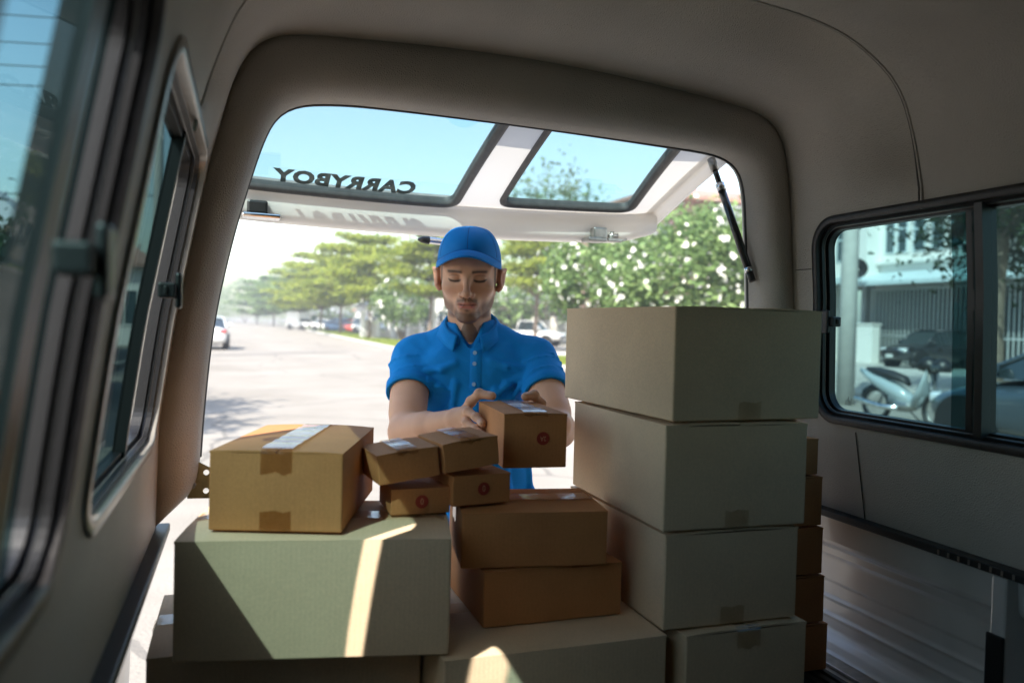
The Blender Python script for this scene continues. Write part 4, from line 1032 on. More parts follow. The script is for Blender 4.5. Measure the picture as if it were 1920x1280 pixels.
# ---- vehicles
def paint(name, col, rough=.25): return pmat(name, col, rough, spec=.5, coat=1.0)
MT['p_white'] = paint('white_car_paint', (.72, .72, .70)); MT['p_black'] = paint('black_car_paint', (.018, .020, .024)); MT['p_grey'] = paint('dark_grey_car_paint', (.035, .05, .065))
MT['p_blue'] = paint('blue_car_paint', (.10, .22, .42)); MT['p_red'] = paint('red_car_paint', (.55, .06, .04)); MT['carglass'] = pmat('car_glass', (.02, .03, .035), .05, spec=.9, coat=.5)
MT['lampw'] = pmat('headlamp_lens', (.65, .68, .70), .1, spec=.9, coat=.8); MT['lampr'] = pmat('tail_lamp_lens', (.45, .02, .015), .15, coat=.8); MT['plate'] = pmat('number_plate', (.7, .7, .68), .5)
def car(name, label, x, y, rz, kind, pm, group=None, small=False):
    e = empty(name, label, 'car' if kind != 'pickup' else 'pickup truck', (x, y, 0), R(rz), group)
    # stations along x (nose +): (x, z_under, z_mid, z_shoulder, z_deck, half width)
    S = {'sedan': [(-2.25, .42, .58, .80, .86, .70), (-2.12, .26, .55, .92, 1.02, .82), (-1.5, .22, .55, .95, 1.05, .86), (-.6, .20, .55, .93, .97, .87), (.6, .20, .55, .90, .95, .87), (1.3, .22, .55, .84, .93, .86), (1.9, .26, .52, .72, .78, .80), (2.2, .34, .48, .60, .63, .66)],
         'suv': [(-2.3, .48, .7, 1.0, 1.05, .74), (-2.2, .30, .65, 1.05, 1.12, .86), (-1.5, .26, .65, 1.07, 1.12, .90), (-.6, .26, .65, 1.07, 1.12, .91), (.6, .26, .65, 1.05, 1.10, .91), (1.3, .28, .65, 1.0, 1.08, .90), (2.0, .30, .62, .90, .98, .86), (2.3, .38, .56, .74, .80, .72)],
         'pickup': [(-2.6, .50, .75, 1.02, 1.02, .84), (-2.55, .48, .75, 1.05, 1.05, .88), (-1.5, .42, .72, 1.07, 1.07, .90), (-.6, .40, .72, 1.08, 1.10, .91), (.7, .40, .72, 1.06, 1.10, .91), (1.4, .40, .72, 1.02, 1.10, .90), (2.2, .40, .68, .94, 1.0, .86), (2.5, .46, .62, .80, .86, .76)]}[kind]
    G = {'sedan': (-1.75, -1.0, .35, 1.25, 1.03, 1.46), 'suv': (-2.2, -1.85, .3, 1.15, 1.10, 1.72), 'pickup': (-.75, -.55, .45, 1.2, 1.08, 1.74)}[kind]
    bm = bmesh.new(); rows = []
    for (sx, zu, zm, zs, zd, hw_) in S:
        P = [(.62 * hw_, zu), (.93 * hw_, zu + .06), (hw_, zm), (.985 * hw_, zs - .10), (.90 * hw_, zs), (.55 * hw_, zd), (0, zd + .015)]
        P = P + [(-a, b) for a, b in P[-2::-1]]
        rows.append([bm.verts.new((sx, a, b)) for a, b in P])
    for A, B in zip(rows[:-1], rows[1:]):
        for k in range(len(A) - 1): bm.faces.new((A[k], B[k], B[k + 1], A[k + 1]))
        bm.faces.new((A[0], A[-1], B[-1], B[0]))
    bm.faces.new(rows[0]); bm.faces.new(rows[-1][::-1])
    bmesh.ops.recalc_face_normals(bm, faces=bm.faces)
    b_ = bm_ob('body', bm, pm, e, smooth=True); md = b_.modifiers.new('s', 'SUBSURF'); md.levels = 1 if small else 2; md.render_levels = md.levels
    x0, x1, x2, x3, zb, zr = G; hw_ = S[3][5]
    def ring(a, z, q): return [(a, -hw_ * q, z), (a, hw_ * q, z)]
    L = [ring(x0, zb - .06, .90), ring(x1, zr - .05, .72), ring(x2, zr - .04, .72), ring(x3, zb - .06, .90)]
    v = [p for r_ in L for p in r_]
    gl = mesh_ob('cabin_glass', v, [(0, 2, 3, 1), (2, 4, 5, 3), (4, 6, 7, 5), (0, 6, 4, 2), (1, 3, 5, 7)], MT['carglass'], e)
    bm = bmesh.new(); nx = 8
    rr = []
    for i in range(nx + 1):
        t = i / nx; a = x1 - .08 + (x2 - x1 + .16) * t; z = zr - .045 + .05 * math.sin(math.pi * t)
        rr.append([bm.verts.new((a, hw_ * .75 * u, z + .035 * (1 - u * u) - (.03 if abs(u) > .95 else 0))) for u in np.linspace(-1, 1, 9)])
    for A, B in zip(rr[:-1], rr[1:]):
        for k in range(8): bm.faces.new((A[k], B[k], B[k + 1], A[k + 1]))
    bmesh.ops.recalc_face_normals(bm, faces=bm.faces)
    rf = bm_ob('roof', bm, pm, e, smooth=True)
    for s in (-1, 1):
        tube_ob('pillar', [(x0, s * hw_ * .905, zb - .05), (x1, s * hw_ * .735, zr - .04)], .035, pm, e, 6)
        tube_ob('pillar', [(x3, s * hw_ * .905, zb - .05), (x2, s * hw_ * .735, zr - .04)], .032, pm, e, 6)
        xm = (x1 + x2) / 2 - .1; tube_ob('pillar', [(xm, s * hw_ * .905, zb - .05), (xm, s * hw_ * .735, zr - .04)], .03, MT['black'], e, 6)
        tube_ob('roof_rail', [(x1 - .05, s * hw_ * .735, zr - .03), (x2 + .05, s * hw_ * .735, zr - .03)], .03, pm, e, 6)
        mb = bmesh.new(); add_box(mb, (x3 - .38, s * (hw_ + .02) - .09, zb + .0), (x3 - .22, s * (hw_ + .02) + .09, zb + .14), .035); bm_ob('mirror', mb, pm, e, smooth=True)
        nose = S[-2]
        hb_ = bmesh.new(); add_box(hb_, (nose[0] - .10, s * nose[5] * .62 - .20, nose[3] - .18), (nose[0] + .20, s * nose[5] * .62 + .20, nose[3] - .02), .05); bm_ob('headlight', hb_, MT['lampw'], e, smooth=True)
        tl_ = bmesh.new(); add_box(tl_, (S[1][0] - .10, s * S[1][5] * .78 - .16, S[1][3] - .16), (S[1][0] + .10, s * S[1][5] * .78 + .14, S[1][3] - .02), .03); bm_ob('tail_light', tl_, MT['lampr'], e)
        for wx in (-1.38, 1.42) if kind != 'pickup' else (-1.6, 1.5):
            wr = .33 if kind == 'sedan' else .38
            bm = bmesh.new(); nseg = 28
            for (yy, rr_) in (): pass
            pr = [(-.11, .62), (-.11, .93), (-.07, 1.0), (.07, 1.0), (.11, .93), (.11, .62)]
            vv = [[bm.verts.new((wx + wr * q * math.cos(2 * math.pi * k / nseg), s * (hw_ - .10) + p, wr + wr * q * math.sin(2 * math.pi * k / nseg))) for p, q in pr] for k in range(nseg)]
            for k in range(nseg):
                A, B = vv[k], vv[(k + 1) % nseg]
                for a in range(5): bm.faces.new((A[a], A[a + 1], B[a + 1], B[a]))
            bmesh.ops.recalc_face_normals(bm, faces=bm.faces)
            tyre = bm_ob('wheel', bm, MT['rubber'], e, smooth=True)
            bm = bmesh.new(); yo = s * (hw_ - .10) + s * .075
            c0 = bm.verts.new((wx, yo + s * .02, wr)); nsp = 10
            for k in range(nsp):
                a0, a1 = 2 * math.pi * (k + .2) / nsp, 2 * math.pi * (k + .8) / nsp
                f = [bm.verts.new((wx + wr * .64 * math.cos(a), yo - s * .01, wr + wr * .64 * math.sin(a))) for a in (a0, a1)]
                bm.faces.new((c0, *f))
            ang = [2 * math.pi * k / 24 for k in range(24)]
            o_ = [bm.verts.new((wx + wr * .66 * math.cos(a), yo, wr + wr * .66 * math.sin(a))) for a in ang]; i_ = [bm.verts.new((wx + wr * .56 * math.cos(a), yo, wr + wr * .56 * math.sin(a))) for a in ang]
            for k in range(24): bm.faces.new((o_[k], o_[(k + 1) % 24], i_[(k + 1) % 24], i_[k]))
            bm_ob('rim', bm, MT['steel'], tyre)
            bm = bmesh.new(); add_tube(bm, [(wx, s * (hw_ + .012) - s * .26, wr), (wx, s * (hw_ + .012), wr)], wr * 1.16, 28)
            bm_ob('wheel_arch', bm, MT['black'], e)
    for (px_, s_) in ((S[-1][0] + .005, 1), (S[0][0] - .03, -1)):
        box_ob('number_plate', (px_ - .01, -.20, .46), (px_ + .015, .20, .60), MT['plate'], e)
    box_ob('grille', (S[-1][0] - .18, -.48, .50), (S[-1][0] + .01, .48, .60 if kind == 'sedan' else .74), MT['black'], e, .01)
    return e
car('sedan_car', 'white sedan driving away on the road, half hidden by the left pillar', -1.55, 39.5, 90, 'sedan', MT['p_white'])
car('parked_pickup', 'white double-cab pickup parked behind the man under the street tree', 18.9, 52.5, -42, 'pickup', MT['p_white'])
car('parked_suv', 'black car parked nose-out before the barred garage in the right window', 29.3, 28.1, 178, 'suv', MT['p_black'])
car('parked_car', 'dark car half visible behind the black one, inside the barred garage', 33.0, 30.6, 180, 'suv', MT['p_grey'])
car('parked_car', 'dark blue-grey car parked closest outside the right window', 9.88, 6.75, 90, 'sedan', MT['p_grey'])
van = car('parked_van', 'boxy white van parked farthest left of the parked vehicles', 6.9, 106, -60, 'suv', MT['p_white'], 'vehicles parked behind the street trees', True)
box_ob('cargo_box', (-2.1, -.85, 1.0), (.6, .85, 2.3), MT['p_white'], van, .05)
for (x, y, rz, k, p, lab) in ((9.7, 100, -50, 'sedan', 'p_white', 'white car parked right of the boxy van'), (10.3, 92, -60, 'sedan', 'p_blue', 'blue car parked between white ones'), (11.3, 93.5, -60, 'suv', 'p_white', 'white car parked between the blue and red ones'),
                         (11.6, 88, -70, 'sedan', 'p_red', 'small red car among the parked vehicles'), (12.0, 81, -65, 'suv', 'p_white', 'white car parked right of the red one, nearest of the row')):
    car('parked_car', lab, x, y, rz, k, MT[p], 'vehicles parked behind the street trees', True)

# ---- motorbike
mb = empty('motorbike', 'white step-through motorbike with dark seat, parked outside the right window', 'motorbike', (10.5, 10.55, 0), R(-90 + 4))
MT['bikew'] = paint('bike_white_plastic', (.34, .40, .42)); MT['vseat'] = pmat('black_seat', (.02, .02, .022), .5)
def wheel(cx, r_):
    bm = bmesh.new(); add_tube(bm, [(cx + r_ * math.cos(2 * math.pi * k / 32), 0, r_ + .01 + r_ * math.sin(2 * math.pi * k / 32)) for k in range(32)], .042, 8, closed=True)
    t = bm_ob('wheel', bm, MT['rubber'], mb, smooth=True)
    bm = bmesh.new(); add_tube(bm, [(cx + r_ * .82 * math.cos(2 * math.pi * k / 32), 0, r_ + .01 + r_ * .82 * math.sin(2 * math.pi * k / 32)) for k in range(32)], .014, 6, closed=True)
    add_tube(bm, [(cx, -.06, r_ + .01), (cx, .06, r_ + .01)], .05, 10)
    for k in range(18):
        a = 2 * math.pi * k / 18; add_tube(bm, [(cx + .05 * math.cos(a), 0, r_ + .01 + .05 * math.sin(a)), (cx + r_ * .82 * math.cos(a), 0, r_ + .01 + r_ * .82 * math.sin(a))], .004, 4)
    bm_ob('rim', bm, MT['steel'], t)
wheel(-.62, .27); wheel(.62, .27)
def loft(name, st, mat, sub=1):
    bm = bmesh.new(); rows = []
    for (cx, cz, hw_, hh) in st: rows.append([bm.verts.new((cx, hw_ * math.cos(a), cz + hh * math.sin(a))) for a in np.linspace(0, 2 * math.pi, 11)[:-1]])
    for A, B in zip(rows[:-1], rows[1:]):
        for k in range(10): bm.faces.new((A[k], A[(k + 1) % 10], B[(k + 1) % 10], B[k]))
    bm.faces.new(rows[0][::-1]); bm.faces.new(rows[-1]); bmesh.ops.recalc_face_normals(bm, faces=bm.faces)
    o = bm_ob(name, bm, mat, mb, smooth=True); return o
loft('tail_fairing', [(-.98, .84, .04, .04), (-.75, .74, .10, .10), (-.45, .62, .12, .15), (-.15, .50, .12, .16), (.08, .42, .11, .10)], MT['bikew'])
loft('seat', [(-.82, .88, .06, .03), (-.6, .86, .12, .06), (-.3, .80, .13, .075), (-.05, .74, .11, .07), (.04, .67, .06, .04)], MT['vseat'])
loft('centre_body', [(-.30, .46, .10, .18), (0, .38, .10, .14), (.22, .38, .09, .11), (.36, .52, .09, .12), (.44, .74, .09, .10)], MT['bikew'])
loft('leg_shield', [(.22, .40, .16, .13), (.38, .62, .20, .13), (.47, .84, .18, .11), (.46, .98, .10, .06)], MT['bikew'])
loft('front_mudguard', [(.40, .50, .04, .03), (.52, .58, .07, .03), (.66, .60, .07, .03), (.80, .52, .06, .03), (.86, .44, .03, .02)], MT['bikew'])
loft('rear_mudguard', [(-.42, .46, .05, .03), (-.56, .60, .07, .03), (-.72, .60, .07, .03), (-.88, .50, .06, .03), (-.94, .38, .03, .02)], MT['p_grey'])
loft('engine', [(-.30, .30, .05, .06), (-.15, .30, .12, .10), (.05, .30, .13, .10), (.2, .32, .06, .07)], MT['steel'])
loft('handlebar_cowl', [(.26, .98, .12, .07), (.38, 1.02, .18, .13), (.50, 1.0, .14, .13), (.58, .95, .06, .07)], MT['black'])
tube_ob('exhaust', [(-.05, -.12, .26), (-.4, -.14, .26), (-.95, -.15, .34)], .045, MT['chrome'], mb, 10)
tube_ob('fork', [(.46, .07, .90), (.62, .07, .28)], .022, MT['steel'], mb, 8); tube_ob('fork', [(.46, -.07, .90), (.62, -.07, .28)], .022, MT['steel'], mb, 8)
tube_ob('handlebar', [(.30, -.33, 1.02), (.38, -.18, 1.03), (.40, 0, 1.0), (.38, .18, 1.03), (.30, .33, 1.02)], .016, MT['black'], mb, 8)
for s in (-1, 1):
    tube_ob('mirror_stem', [(.36, s * .22, 1.03), (.34, s * .30, 1.22)], .006, MT['black'], mb, 6); m_ = bmesh.new(); add_box(m_, (-.012, -.05, -.035), (.012, .05, .035), .01); k_ = bm_ob('mirror', m_, MT['black'], mb); k_.location = (.34, s * .32, 1.26)
tube_ob('rear_shock', [(-.50, .09, .66), (-.62, .09, .32)], .025, MT['chrome'], mb, 8); tube_ob('stand', [(-.02, .10, .22), (.08, .28, .01)], .012, MT['black'], mb, 6)
hel = empty('helmet', 'round black helmet hanging at the front of the motorbike', 'helmet', (10.42, 9.78, .98))
bm = bmesh.new(); bmesh.ops.create_uvsphere(bm, u_segments=20, v_segments=14, radius=.15)
for v in list(bm.verts):
    if v.co.z < -.09: bm.verts.remove(v)
bm_ob('shell', bm, MT['black'], hel, smooth=True); box_ob('visor', (-.155, -.09, -.05), (-.10, .09, .04), MT['carglass'], hel, .02)
# ------------------------------------------------------------------ the delivery man (distance-field modelling, one skin for the body)
MAN = empty('person', 'man in blue cap and blue polo shirt holding a parcel behind the truck', 'person', (.56, 2.025, 0), -YAW)
class Field:
    """signed distance on a grid; local x to image right, y towards the van, z up"""
    def __init__(s, lo, hi, h):
        s.h = h; s.lo = np.array(lo, np.float32)
        s.n = np.ceil((np.array(hi) - lo) / h).astype(int) + 1
        s.ax = [(lo[i] + h * np.arange(s.n[i])).astype(np.float32) for i in range(3)]
        s.F = np.full(s.n, .06, np.float32)
    def win(s, lo, hi, m=.04):
        sl = []
        for i in range(3):
            a = int(np.clip((lo[i] - m - s.lo[i]) / s.h, 0, s.n[i])); b = int(np.clip((hi[i] + m - s.lo[i]) / s.h + 1, 0, s.n[i])); sl.append(slice(a, b))
        g = (s.ax[0][sl[0]][:, None, None], s.ax[1][sl[1]][None, :, None], s.ax[2][sl[2]][None, None, :])
        return tuple(sl), g
    def put(s, sl, d, k, sub=False):
        A = s.F[sl]
        if A.size == 0: return
        d = d.astype(np.float32)
        if sub:
            a, b = -A, d; h = np.clip(.5 + .5 * (b - a) / k, 0, 1); s.F[sl] = -(b * (1 - h) + a * h - k * h * (1 - h))
        else:
            h = np.clip(.5 + .5 * (A - d) / k, 0, 1); s.F[sl] = A * (1 - h) + d * h - k * h * (1 - h)
    def cone(s, a, b, ra, rb, k=.01, sub=False, sc=(1, 1, 1)):
        a, b = np.array(a, float), np.array(b, float); r = max(ra, rb)
        q = np.array(sc, float)
        sl, (x, y, z) = s.win(np.minimum(a, b) - r / q.min(), np.maximum(a, b) + r / q.min(), max(.03, k * 1.2))
        ab = (b - a) * q; L = float(ab @ ab) + 1e-12
        px, py, pz = (x - a[0]) * q[0], (y - a[1]) * q[1], (z - a[2]) * q[2]
        t = np.clip((px * ab[0] + py * ab[1] + pz * ab[2]) / L, 0, 1)
        d = np.sqrt((px - t * ab[0]) ** 2 + (py - t * ab[1]) ** 2 + (pz - t * ab[2]) ** 2) - (ra + t * (rb - ra))
        s.put(sl, d, k, sub)
    def ell(s, c, r, k=.01, sub=False, M=None):
        c = np.array(c, float); r = np.array(r, float); R_ = r.max()
        sl, (x, y, z) = s.win(c - R_, c + R_, max(.03, k * 1.2))
        px, py, pz = x - c[0], y - c[1], z - c[2]
        if M is not None: px, py, pz = (M[i][0] * px + M[i][1] * py + M[i][2] * pz for i in range(3))
        q = np.sqrt((px / r[0]) ** 2 + (py / r[1]) ** 2 + (pz / r[2]) ** 2); g = np.sqrt((px / r[0] ** 2) ** 2 + (py / r[1] ** 2) ** 2 + (pz / r[2] ** 2) ** 2)
        s.put(sl, q * (q - 1) / (g + 1e-6), k, sub)
    def mesh(s):
        F = s.F; n = F.shape; S = F < 0
        c = np.zeros((n[0] - 1, n[1] - 1, n[2] - 1), np.uint8)
        for i in (0, 1):
            for j in (0, 1):
                for k in (0, 1): c += S[i:n[0] - 1 + i, j:n[1] - 1 + j, k:n[2] - 1 + k]
        act = (c > 0) & (c < 8); I = np.argwhere(act); idx = np.full(act.shape, -1, np.int32); idx[act] = np.arange(len(I))
        P = np.zeros((len(I), 3)); W = np.zeros(len(I))
        cor = [(a, b, d) for a in (0, 1) for b in (0, 1) for d in (0, 1)]
        V = {q: F[I[:, 0] + q[0], I[:, 1] + q[1], I[:, 2] + q[2]] for q in cor}
        for p in cor:
            for ax in range(3):
                if p[ax]: continue
                q = list(p); q[ax] = 1; q = tuple(q); a, b = V[p], V[q]; mk = (a < 0) != (b < 0)
                t = np.where(mk, a / np.where(mk, a - b, 1), 0); pt = np.array(p, float)[None] + 0 * t[:, None]; pt[:, ax] += t
                P += pt * mk[:, None]; W += mk
        P = (I + P / W[:, None]) * s.h + s.lo
        Q = []
        for ax in range(3):
            u, v = [(1, 2), (2, 0), (0, 1)][ax]
            sa = [slice(None)] * 3; sb = [slice(None)] * 3; sa[ax] = slice(0, n[ax] - 1); sb[ax] = slice(1, n[ax])
            ch = S[tuple(sa)] != S[tuple(sb)]; E = np.argwhere(ch)
            E = E[(E[:, u] > 0) & (E[:, v] > 0) & (E[:, u] < n[u] - 1) & (E[:, v] < n[v] - 1)]
            ins = S[E[:, 0], E[:, 1], E[:, 2]]
            def g(du, dv):
                e = E.copy(); e[:, u] -= du; e[:, v] -= dv; return idx[e[:, 0], e[:, 1], e[:, 2]]
            q = np.stack([g(1, 1), g(0, 1), g(0, 0), g(1, 0)], 1); q[~ins] = q[~ins][:, ::-1]; Q.append(q)
        Q = np.concatenate(Q); return P, Q
    def front(s, x, z):
        """first surface met coming from the van side at (x, z)"""
        i = int(round((x - s.lo[0]) / s.h)); k = int(round((z - s.lo[2]) / s.h)); col = s.F[i, :, k]; j = np.where(col < 0)[0]
        if len(j) == 0: return None
        j = j[-1]; a, b = col[j], col[min(j + 1, len(col) - 1)]; return float(s.ax[1][j] + s.h * a / (a - b + 1e-9))
def np_mesh(name, P, Q, mat, parent, col=None):
    P = P.copy(); P[:, 1] *= -1; Q = Q[:, ::-1]
    me = bpy.data.meshes.new(name); n = len(P); f = len(Q)
    me.vertices.add(n); me.vertices.foreach_set('co', P.reshape(-1).astype(np.float32))
    me.loops.add(f * 4); me.loops.foreach_set('vertex_index', Q.reshape(-1).astype(np.int32))
    me.polygons.add(f); me.polygons.foreach_set('loop_start', np.arange(0, f * 4, 4, dtype=np.int32)); me.update(calc_edges=True)
    me.polygons.foreach_set('use_smooth', [True] * f); me.materials.append(mat)
    if col is not None:
        at = me.color_attributes.new('skin_colour', 'FLOAT_COLOR', 'POINT'); at.data.foreach_set('color', np.c_[col, np.ones(n)].reshape(-1).astype(np.float32))
    o = bpy.data.objects.new(name, me); COL.objects.link(o); o.parent = parent; return o

# head space -> body space
TH = R(12); HC = np.array([-.004, .022, 1.612]); cT, sT = math.cos(TH), math.sin(TH)
def hb(x, y, z): return (HC[0] + x, HC[1] + y * cT + z * sT, HC[2] - y * sT + z * cT)
def to_head(P):
    a = P - HC; return np.stack([a[:, 0], a[:, 1] * cT - a[:, 2] * sT, a[:, 1] * sT + a[:, 2] * cT], 1)
MH = [[1, 0, 0], [0, cT, -sT], [0, sT, cT]]
B = Field((-.255, -.13, 1.10), (.29, .50, 1.765), .0023)
def hc(a, b, ra, rb, k=.01, **q): B.cone(hb(*a), hb(*b), ra, rb, k, **q)
def he(c, r, k=.01, **q): B.ell(hb(*c), r, k, M=MH, **q)
he((0, -.018, .035), (.074, .094, .086), .01)                      # cranium
he((0, .018, -.012), (.064, .064, .078), .03)                      # mid face
for s in (-1, 1):
    hc((s * .053, -.012, -.035), (s * .043, .004, -.062), .015, .014, .02)      # jaw angle
    hc((s * .043, .004, -.062), (s * .015, .056, -.088), .014, .012, .02)      # jaw line
    he((s * .042, .052, -.012), (.022, .018, .016), .018)          # cheekbone
    hc((s * .014, .078, .034), (s * .046, .062, .036), .010, .008, .014)       # brow ridge
he((0, .062, -.088), (.018, .016, .014), .016)                     # chin
he((0, .052, .052), (.054, .034, .034), .03)                       # forehead
for s in (-1, 1): he((s * .031, .093, .015), (.019, .020, .0125), .010, sub=True)   # sockets
for s in (-1, 1):
    he((s * .031, .0640, .0145), (.0155, .0145, .0125), .004)      # lidded eye
    hc((s * .019, .0755, .0085), (s * .044, .0715, .0105), .0028, .0022, .004)  # lower lid
hc((0, .080, .026), (0, .104, -.018), .0068, .0095, .012)          # nose bridge
he((0, .1045, -.0215), (.0115, .011, .0095), .007)                 # tip
for s in (-1, 1):
    he((s * .0135, .0935, -.0245), (.0082, .0098, .0072), .005)    # nostril wing
    he((s * .0068, .1010, -.0325), (.0034, .0048, .003), .003, sub=True)
he((0, .072, -.052), (.027, .018, .022), .018)                     # mouth mound
hc((-.0035, .0890, -.0455), (-.025, .078, -.0505), .0048, .0028, .004); hc((.0035, .0890, -.0455), (.025, .078, -.0505), .0048, .0028, .004)
hc((-.010, .0870, -.0565), (.010, .0870, -.0565), .0058, .0058, .004); hc((-.010, .0860, -.0560), (-.024, .078, -.0520), .0048, .0024, .004); hc((.010, .0860, -.0560), (.024, .078, -.0520), .0048, .0024, .004)
hc((-.026, .0870, -.0512), (.026, .0870, -.0512), .0014, .0014, .003, sub=True)
hc((0, .098, -.036), (0, .096, -.043), .0022, .0025, .003, sub=True)
hc((-.010, .090, -.0675), (.010, .090, -.0675), .006, .006, .008, sub=True)
for s in (-1, 1):                                                  # ears
    he((s * .082, -.008, .002), (.010, .019, .031), .006); he((s * .090, .002, .006), (.006, .011, .020), .004, sub=True)
    hc((s * .084, .004, .022), (s * .093, -.022, .024), .0045, .004, .004); hc((s * .093, -.022, .024), (s * .088, -.020, -.014), .004, .004, .004); he((s * .077, -.002, -.024), (.006, .008, .009), .005)
hc((0, -.022, -.045), (0, -.045, -.14), .054, .060, .02)           # neck
for s in (-1, 1): hc((s * .046, -.02, -.06), (s * .012, .004, -.150), .010, .008, .012)
he((0, .018, -.108), (.010, .010, .012), .012)
# trunk under the shirt, arms
B.cone((0, -.005, 1.475), (.004, .005, 1.40), .036, .036, .02)
B.cone((-.10, -.03, 1.405), (.12, -.02, 1.41), .045, .045, .02); B.cone((.0, -.03, 1.36), (.03, -.02, 1.12), .085, .085, .03)
RS, RE, RW = (-.150, -.025, 1.400), (-.140, .168, 1.232), (-.006, .335, 1.286)
LS, LE, LW = (.178, -.005, 1.405), (.226, .186, 1.248), (.198, .330, 1.287)
def mixp(a, b, t): return tuple(np.array(a) * (1 - t) + np.array(b) * t)
for S_, E_, W_, o in ((RS, RE, RW, (-.01, -.006, -.004)), (LS, LE, LW, (.012, -.004, 0))):
    B.cone(S_, E_, .047, .039, .02); B.cone(mixp(S_, E_, .35), mixp(S_, E_, .75), .045, .043, .02)
    B.cone(E_, W_, .038, .0235, .02); B.cone(mixp(E_, W_, .08), mixp(np.array(E_) + o, W_, .45), .038, .033, .02)
def finger(P, r, k=.0035, knuckle=True):
    for i in range(len(P) - 1): B.cone(P[i], P[i + 1], r * (1 - .06 * i), r * (1 - .06 * (i + 1)), k)
    if knuckle:
        for i in range(1, len(P) - 1): B.ell(P[i], (r * 1.06,) * 3, .004)
# right hand (image left): thumb over the lid, fingers round the left face
rm = [(.016, .374, 1.306), (.013, .371, 1.289), (.012, .366, 1.271), (.012, .357, 1.256)]
for m_ in rm: B.cone(RW, m_, .017, .0125, .012)
B.cone(RW, (.012, .352, 1.300), .019, .016, .014)
finger([rm[0], (.023, .416, 1.313), (.042, .446, 1.305), (.0555, .468, 1.295)], .0094)
finger([rm[1], (.022, .420, 1.289), (.043, .453, 1.281), (.057, .476, 1.273)], .0096)
finger([rm[2], (.022, .412, 1.269), (.042, .444, 1.261), (.054, .464, 1.254)], .0090)
finger([rm[3], (.020, .397, 1.251), (.036, .422, 1.244), (.047, .440, 1.238)], .0080)
finger([(.010, .350, 1.304), (.026, .362, 1.329), (.044, .380, 1.3475), (.072, .400, 1.3455)], .0112)
# left hand
lm_ = [(.190, .374, 1.306), (.193, .371, 1.289), (.194, .366, 1.271), (.192, .358, 1.256)]
for m_ in lm_: B.cone(LW, m_, .017, .0125, .012)
B.cone(LW, (.186, .350, 1.300), .019, .016, .014)
finger([lm_[0], (.201, .416, 1.311), (.203, .452, 1.303), (.207, .476, 1.296)], .0094)
finger([lm_[1], (.203, .420, 1.289), (.205, .458, 1.281), (.209, .482, 1.275)], .0096)
finger([lm_[2], (.203, .412, 1.269), (.204, .447, 1.262), (.206, .468, 1.256)], .0090)
finger([lm_[3], (.199, .397, 1.251), (.199, .425, 1.245), (.201, .444, 1.240)], .0080)
finger([(.188, .346, 1.302), (.178, .356, 1.328), (.162, .376, 1.3475), (.143, .398, 1.3455)], .0112)
P, Q = B.mesh()
# skin colour: stubble, brows, lips, lashes, nails; shade painted into lid crease, nostrils
h = to_head(P); n_ = len(P); base = np.array([.60, .335, .21]); col = np.tile(base, (n_, 1))
head_m = (P[:, 2] > 1.45) & (np.abs(P[:, 0] - HC[0]) < .11)
def blob(c, r): return np.exp(-((h[:, 0] - c[0]) / r[0]) ** 2 - ((h[:, 1] - c[1]) / r[1]) ** 2 - ((h[:, 2] - c[2]) / r[2]) ** 2)
def paint_(mask, c, a):
    w_ = (np.clip(mask, 0, 1) * a * head_m)[:, None]; col[:] = col * (1 - w_) + np.array(c) * w_
xx, yy, zz = np.abs(h[:, 0]), h[:, 1], h[:, 2]
def sm(a, b, v): t = np.clip((v - a) / (b - a), 0, 1); return t * t * (3 - 2 * t)
paint_(blob((0, .1, -.02), (.02, .03, .02)) + blob((.045, .06, -.012), (.02, .05, .014)) + blob((-.045, .06, -.012), (.02, .05, .014)), (.50, .23, .145), .35)
paint_(sm(.066, .080, xx) * sm(.04, .03, zz), (.50, .20, .13), .6)                                # ears redder
nz = .75 + .25 * np.sin(P[:, 0] * 900) * np.sin(P[:, 2] * 1100 + P[:, 1] * 700)
jaw = sm(-.066, -.078, zz) * sm(.038, .03, xx) * (yy > .03) ; paint_(jaw * nz, (.03, .02, .016), .95)          # chin beard
jl = sm(.030, .040, xx) * sm(-.030, -.055, zz + .25 * (yy - .02)) * sm(-.105, -.095, zz) * sm(-.03, -.01, yy); paint_(jl * nz, (.04, .025, .02), .85)
mo = np.exp(-((zz + .0385 + .22 * np.maximum(0, xx - .006)) / .0060) ** 2) * sm(.029, .023, xx) * sm(.000, .003, xx) * (yy > .06); paint_(mo * nz, (.035, .022, .018), .92)  # moustache
gt_ = np.exp(-((xx - .028) / .004) ** 2) * sm(-.042, -.048, zz) * sm(-.085, -.070, zz) * (yy > .05); paint_(gt_ * nz, (.05, .03, .024), .45)
so_ = np.exp(-(h[:, 0] / .007) ** 2) * np.exp(-((zz + .0665) / .0045) ** 2) * (yy > .06); paint_(so_, (.05, .03, .024), .8)
lu = np.exp(-((zz + .0475 + .10 * xx) / .0036) ** 2) * sm(.025, .021, xx) * (yy > .07); paint_(lu, (.36, .10, .085), .75)
ll = np.exp(-((zz + .0570 - .12 * xx) / .0046) ** 2) * sm(.023, .018, xx) * (yy > .07); paint_(ll, (.50, .15, .12), .85)
ml = np.exp(-((zz + .0515) / .0013) ** 2) * sm(.026, .022, xx) * (yy > .07); paint_(ml, (.10, .03, .025), .9)  # shade between the lips painted along the groove
br = np.exp(-((zz - .0325 + .05 * np.abs(xx - .030)) / .0044) ** 2) * sm(.009, .015, xx) * sm(.054, .046, xx) * (yy > .05); paint_(br, (.025, .016, .012), .95)
ls_ = np.exp(-((zz - .0075 - 9 * (xx - .031) ** 2 * 1.2) / .0027) ** 2) * sm(.014, .018, xx) * sm(.051, .046, xx) * (yy > .05); paint_(ls_, (.015, .01, .01), .97)
